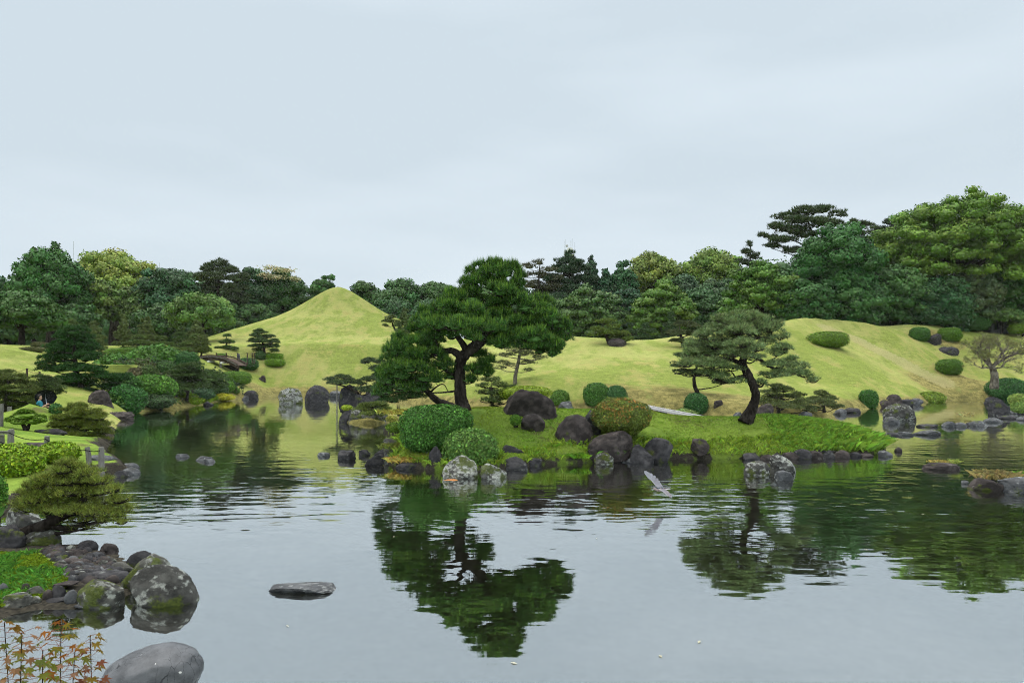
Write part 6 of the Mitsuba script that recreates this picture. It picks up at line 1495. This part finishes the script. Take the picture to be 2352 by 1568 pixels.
def person(name, label, foot, turn, shirt, trousers, arms, H=1.68):
    """A standing figure; arms: {'l': (elbow, hand), 'r': (elbow, hand)} in the body's own axes (x right, y ahead, z up)."""
    k = H / 1.70
    cz, sz = math.cos(turn), math.sin(turn)
    Rm = np.array([[cz, -sz, 0], [sz, cz, 0], [0, 0, 1]])

    def put(m):
        return (np.asarray(m[0]) * k) @ Rm.T + foot, m[1]

    hip, sh = 0.90, 1.39
    body = [((0, 0, 1.62), .085, (0, .02, 1.53), .07), ((0, .01, 1.66), .075, (0, .01, 1.60), .082), ((0, -.01, 1.52), .052, (0, -.01, 1.40), .058), ((0, .095, 1.585), .012, (0, .085, 1.61), .010), ((0, .075, 1.545), .022, (0, .07, 1.53), .03),
            ((-.085, 0, 1.59), .018, (-.085, 0, 1.56), .012), ((.085, 0, 1.59), .018, (.085, 0, 1.56), .012),
            ((-.13, 0, sh - .04), .085, (.13, 0, sh - .04), .085), ((0, 0, sh - .1), .125, (0, .01, 1.10), .115), ((-.06, 0, 1.08), .11, (.06, 0, 1.08), .11), ((-.075, 0, hip), .12, (.075, 0, hip), .12), ((0, 0, 1.08), .12, (0, 0, hip), .13)]
    shirtb = [((-.14, 0, sh - .04), .098, (.14, 0, sh - .04), .098), ((0, 0, sh - .1), .145, (0, .01, 1.08), .138), ((-.07, 0, 1.05), .128, (.07, 0, 1.05), .128), ((-.07, 0, .96), .135, (.07, 0, .96), .135)]
    pants = []
    for s in (-1, 1):
        kn, an = (s * .095, .02, .49), (s * .10, -.01, .09)
        body += [((s * .09, 0, hip - .02), .088, kn, .058), (kn, .058, (s * .10, -.02, .32), .055), ((s * .10, -.02, .32), .055, an, .038), (an, .040, (s * .11, .14, .035), .032)]
        pants += [((s * .08, 0, hip), .128, (s * .09, .01, .62), .088), ((s * .09, .01, .62), .088, kn, .072), (kn, .072, an, .055)]
    pants += [((-.07, 0, hip + .06), .125, (.07, 0, hip + .06), .125)]
    for s, side in ((-1, 'l'), (1, 'r')):
        el, hd = (np.array(q, float) for q in arms[side])
        shp = np.array([s * .19, 0, sh - .03])
        d = unit(hd - el)
        body += [(shp, .052, el, .042), (el, .042, hd, .028), (hd, .030, hd + d * .07, .034)]
        perp = unit(np.cross(d, [0.3, 0.2, 1]))
        for q, L in ((-.030, .065), (-.011, .08), (.010, .076), (.029, .06)):
            b0 = hd + d * .075 + perp * q
            m1 = b0 + d * L * .6 + np.array([0, 0, -.006]); body += [(b0, .0095, m1, .009), (m1, .009, m1 + d * L * .35 + np.array([0, .0, -.018]), .008)]
        b0 = hd + d * .03 - perp * .034
        body += [(b0, .011, b0 + d * .045 - perp * .025, .010)]
        shirtb += [(shp, .066, shp * .25 + el * .75, .060)]
    t = thing(name, label, 'person')
    part(t, 'body', put(flesh(body, 0.022, 4)), 'skin', smooth=True)
    part(t, 'shirt', put(flesh(shirtb)), shirt, smooth=True)
    part(t, 'trousers', put(flesh(pants)), trousers, smooth=True)
    part(t, 'hair', put(flesh([((0, -.025, 1.66), .088, (0, -.035, 1.60), .085), ((0, .02, 1.70), .068, (0, -.05, 1.56), .06)])), 'hair', smooth=True)
    for s in (-1, 1):
        part(t, 'shoe', put(flesh([((s * .10, -.03, .04), .045, (s * .11, .15, .035), .040)])), 'dark_cloth', smooth=True)
    return t


pf = at(91, 911.5, 36.0)
pf[2] = pf[2] - 1.60
person('person', 'person in a teal top holding a dark umbrella on the left path', pf, -0.9, 'teal_cloth', 'dark_cloth', {'l': ((-.26, .10, 1.14), (-.14, .30, 1.12)), 'r': ((.28, .05, 1.12), (.20, .26, 1.24))})
key = thing('umbrella', 'dark open umbrella tilted behind the person on the left path', 'umbrella')
hand_ = pf + np.array([0.20 + 0.12, 0.02, 1.24])
tip_ = at(104, 905, 36.6)
ax_ = unit(tip_ - hand_)
part(key, 'shaft', rod(hand_ - ax_ * 0.12, tip_ + ax_ * 0.10, 0.010), 'grey_metal', smooth=True)
part(key, 'handle', rod(hand_ - ax_ * 0.22, hand_ - ax_ * 0.05, 0.018), 'dark_wood', smooth=True)
u_ = unit(np.cross(ax_, [0, 0, 1.0])); w_ = np.cross(ax_, u_)
vv, ff = [tip_], []
for r_i in range(1, 6):
    th = r_i / 5 * 1.0
    for k in range(16):
        s_ = 1 - (0.05 * (k % 2) * th)
        vv.append(tip_ - ax_ * 0.62 * (1 - math.cos(th)) + (u_ * math.cos(k * math.pi / 8) + w_ * math.sin(k * math.pi / 8)) * 0.58 * math.sin(th) * s_)
for k in range(16):
    ff.append([0, 1 + k, 1 + (k + 1) % 16])
    for r_i in range(4):
        a0, b0 = 1 + r_i * 16, 1 + (r_i + 1) * 16
        ff += [[a0 + k, b0 + k, b0 + (k + 1) % 16], [a0 + k, b0 + (k + 1) % 16, a0 + (k + 1) % 16]]
canopy = trimesh.Trimesh(np.array(vv), np.array(ff), process=False)
part(key, 'canopy', canopy, 'umbrella_cloth', smooth=20)
for k in range(0, 16, 2):
    e_ = np.array(vv[1 + 4 * 16 + k])
    part(key, 'rib', rod(tip_ - ax_ * 0.25, e_, 0.004, 4), 'dark_cloth')
for i, (px_, l_) in enumerate(((333, 'white-shirted visitor under the far cloud pines, left one of two'), (344, 'white-shirted visitor under the far cloud pines, right one of two'))):
    f_ = at(px_, 775, 100.0); f_[2] -= 1.70
    person('person', l_, f_, 2.6 + i, 'white_cloth', 'dark_cloth', {'l': ((-.25, .02, 1.12), (-.24, .10, .90)), 'r': ((.25, .02, 1.12), (.24, .10, .90))})

# ------------------------------------------------------------------ the bird over the water
key = thing('bird', 'grey-white bird flying low over the water with wings spread', 'bird')
c_ = at(1516, 1124, 16.6)
rng = np.random.default_rng(6)
bv, bf = flesh([((-.075, 0, .0), .030, (.02, 0, .005), .040), ((.02, 0, .005), .040, (.12, 0, .005), .020), ((-.075, 0, .0), .028, (-.12, 0, .018), .022), ((-.12, 0, .018), .023, (-.137, 0, .018), .019)], 0.010, 4)
part(key, 'body', (bv + c_, bf), 'feather', smooth=True, color=tint((0.30, 0.24, 0.24), len(bv), rng, 0.10, 0.04))
part(key, 'beak', tube(np.array([c_ + [-.150, 0, .016], c_ + [-.195, 0, .008]]), [.008, .002], 6), 'dark_cloth', smooth=True)


def wing(root, tip, chord, col, n=9):
    """A wing of overlapping flight feathers from the shoulder to the tip."""
    span = tip - root
    back = np.array([1.0, 0, 0.15])
    out, cs = [], []
    for k in range(n):
        t = (k + 0.5) / n
        b = root + span * (t * 0.72)
        L = chord * (1.0 + 0.5 * t * t)
        d = unit(back * (1 - t * t) + unit(span) * t * t * 1.6)
        s = unit(np.cross(d, np.cross(unit(span), d)))
        w = np.linalg.norm(span) / n * 1.5
        up = np.cross(d, s) * 0.003 * (k % 2)
        pts = [b - s * w * 0.5, b + s * w * 0.5, b + d * L * 0.8 + s * w * 0.5, b + d * L, b + d * L * 0.8 - s * w * 0.5]
        v = np.array(pts) + up
        th = np.cross(d, s) * 0.002
        v = np.vstack([v, v - th])
        f = np.array([[0, 1, 2], [0, 2, 4], [4, 2, 3], [5, 7, 6], [5, 9, 7], [9, 8, 7], [0, 5, 6], [0, 6, 1], [1, 6, 7], [1, 7, 2], [2, 7, 8], [2, 8, 3], [3, 8, 9], [3, 9, 4], [4, 9, 5], [4, 5, 0]])
        out.append((v, f, np.repeat(tint(col, 1, rng, 0.08, 0.02), len(v), 0)))
    arm = tube(np.array([root, root + span * 0.4 + [-.012, 0, .01], root + span * 0.74]), [.014, .010, .005], 6)
    out.append((arm[0], arm[1], np.repeat(np.array([[0.35, 0.34, 0.36]]), len(arm[0]), 0)))
    return join(out)


m_, cc_ = wing(c_ + [-.04, .02, .03], c_ + [-.30, .16, .36], 0.13, (0.27, 0.27, 0.30))
part(key, 'wing', m_, 'feather', color=cc_)
m_, cc_ = wing(c_ + [-.03, -.02, .02], c_ + [.16, -.28, -.10], 0.12, (0.20, 0.19, 0.21))
part(key, 'wing', m_, 'feather', color=cc_)
m_, cc_ = wing(c_ + [.10, -.03, .0], c_ + [.14, .05, .0], 0.13, (0.42, 0.40, 0.42), 5)
part(key, 'tail', m_, 'feather', color=cc_)
bv, bf = flesh([((-.06, 0, .022), .024, (.05, 0, .024), .028)], 0.012, 3)
part(key, 'back', (bv + c_, bf), 'feather', smooth=True, color=tint((0.05, 0.07, 0.09), len(bv), rng, 0.10, 0.04))
# the koi at the surface
key = thing('koi', 'orange carp at the surface in front of the white lichen rock', 'fish')
c_ = level(1034, 1102, 0.0)
fv, ff2 = flesh([((-.17, 0, -.008), .012, (-.05, .01, -.012), .030), ((-.05, .01, -.012), .030, (.12, .0, -.010), .034), ((.12, 0, -.010), .034, (.20, -.01, -.012), .018)], 0.015, 3)
part(key, 'body', (fv + c_, ff2), 'koi_skin', smooth=True)
part(key, 'tail', (np.array([[-.16, 0, -.004], [-.26, .03, .006], [-.25, -.04, -.02], [-.20, 0, -.006]]) + c_, np.array([[0, 1, 3], [0, 3, 2], [0, 3, 1], [0, 2, 3]])), 'koi_skin')

# ------------------------------------------------------------------ maple seedlings in front
def maple_leaf(size, col, rng):
    """A seven-lobed leaf in the xy plane, stalk at the origin, a little cupped."""
    ang = np.radians([-125, -85, -45, 0, 45, 85, 125])
    length = np.array([0.38, 0.66, 0.90, 1.0, 0.90, 0.66, 0.38])
    pts = []
    for k in range(7):
        a = ang[k]
        pts.append((math.sin(a) * length[k], math.cos(a) * length[k]))
        if k < 6:
            b = (ang[k] + ang[k + 1]) / 2
            pts.append((math.sin(b) * 0.34, math.cos(b) * 0.34))
    pts = np.array([(0, -0.06)] + pts)
    z = -0.16 * (pts ** 2).sum(1) + rng.normal(0, 0.04, len(pts))
    v = np.vstack([[[0, 0.05, 0.03]], np.column_stack([pts, z])]) * size
    n = len(pts)
    f = np.array([[0, 1 + k, 1 + (k + 1) % n] for k in range(n)])
    return v, f, tint(col, len(v), rng, 0.10, 0.05)


rng = np.random.default_rng(77)
for px_, top_, n_, d_, l_, cols in ((10, 1428, 26, 3.15, 'maple seedling at the left corner with the tallest olive and orange leaves', ((0.22, 0.125, 0.030), (0.12, 0.13, 0.03))),
                                    (50, 1452, 26, 3.05, 'maple seedling second from the left with a pink shoot tip', ((0.27, 0.15, 0.085), (0.14, 0.13, 0.035))),
                                    (98, 1492, 24, 2.9, 'short olive maple seedling in the middle of the corner plants', ((0.15, 0.16, 0.03), (0.10, 0.12, 0.03))),
                                    (140, 1436, 34, 3.1, 'maple seedling with the largest orange leaves at its top', ((0.27, 0.105, 0.025), (0.17, 0.14, 0.025))),
                                    (172, 1495, 24, 3.0, 'short maple seedling with pinkish leaves beside the smooth boulder', ((0.30, 0.17, 0.11), (0.13, 0.14, 0.03))),
                                    (207, 1458, 28, 3.05, 'rightmost maple seedling with a thin curled red shoot', ((0.22, 0.15, 0.03), (0.22, 0.085, 0.05)))):
    n_ = int(n_ * 1.6)
    key = thing('maple_seedling', l_, 'seedling')
    top = at(px_, top_, d_)
    root = top.copy(); root[2] = ground_z(top[0], top[1]) - 0.03; root[0] += rng.uniform(-.05, .05)
    pts, rad = line3([root, (root + top) / 2 + rng.normal(0, .012, 3), top], [.0034, .0024, .0011], 6)
    part(key, 'stem', tube(pts, rad, 6), 'bark', smooth=True)
    for k in range(n_):
        t = 1 - (k / n_) ** 1.1 * 0.42
        p = np.array([np.interp(t, np.linspace(0, 1, len(pts)), pts[:, a]) for a in range(3)])
        a = k * 2.4 + rng.uniform(-.4, .4)
        out = np.array([math.cos(a), math.sin(a), rng.uniform(-.1, .35)])
        size = rng.uniform(0.030, 0.050) * (0.75 if k < 2 else 1.0)
        stalk = p + out * size * rng.uniform(0.6, 1.9)
        col = cols[0] if rng.random() < (0.75 if k < n_ * 0.45 else 0.3) else cols[1]
        v, f, c = maple_leaf(size, col, rng)
        y = unit(out * [1, 1, 0] + [0, 0, -rng.uniform(0.15, 1.0)])
        zz = unit(np.cross(np.cross(y, [0, 0, 1.0]), y) + rng.normal(0, 0.25, 3))
        x = unit(np.cross(y, zz)); zz = np.cross(x, y)
        v = v[:, :1] * x + v[:, 1:2] * y + v[:, 2:] * zz + stalk
        st = tube(np.array([p, stalk]), [.0010, .0008], 4)
        (mv, mf), mc = join([(v, f, c), (st[0], st[1], np.repeat(np.array([[0.30, 0.10, 0.05]]), len(st[0]), 0))])
        part(key, 'leaf', (mv, mf), 'maple_leaf', color=mc)

# a few leaves adrift on the pond
rng = np.random.default_rng(41)
for px_, py_ in ((530, 993), (660, 1437), (1606, 1473), (1517, 1506), (452, 1128), (1180, 1522), (905, 1232), (1990, 1262), (2120, 1180), (700, 1120), (1370, 1236)):
    c_ = level(px_, py_, 0.004)
    L_, a_ = rng.uniform(0.025, 0.05), rng.uniform(0, 3.1)
    u_ = np.array([math.cos(a_), math.sin(a_), 0.0]); w_ = np.array([-u_[1], u_[0], 0.0])
    v_ = np.array([c_ - u_ * L_, c_ - w_ * L_ * 0.4 + [0, 0, .006], c_ + u_ * L_, c_ + w_ * L_ * 0.4 + [0, 0, .006], c_ + [0, 0, .001]])
    solo('floating_leaf', 'small pale leaf adrift on the open pond water', 'leaf', (v_, np.array([[4, 0, 1], [4, 1, 2], [4, 2, 3], [4, 3, 0]])), 'leaf', color=np.repeat([[0.45, 0.42, 0.30]], 5, 0), group='leaves adrift on the pond')

# ------------------------------------------------------------------ the damp air
scene['damp_air'] = {'type': 'homogeneous', 'albedo': {'type': 'rgb', 'value': [0.95, 0.95, 0.95]}, 'sigma_t': 0.0001}
scene['haze'] = {'type': 'cube', 'to_world': T().translate([0, 1100, 29]).scale([1900, 1600, 35]), 'bsdf': {'type': 'null'}, 'interior': {'type': 'ref', 'id': 'damp_air'}}
labels['haze'] = {'label': 'thin damp haze that softens the trees behind the garden', 'category': 'haze', 'kind': 'stuff'}
scene['camera']['medium'] = {'type': 'ref', 'id': 'damp_air'}
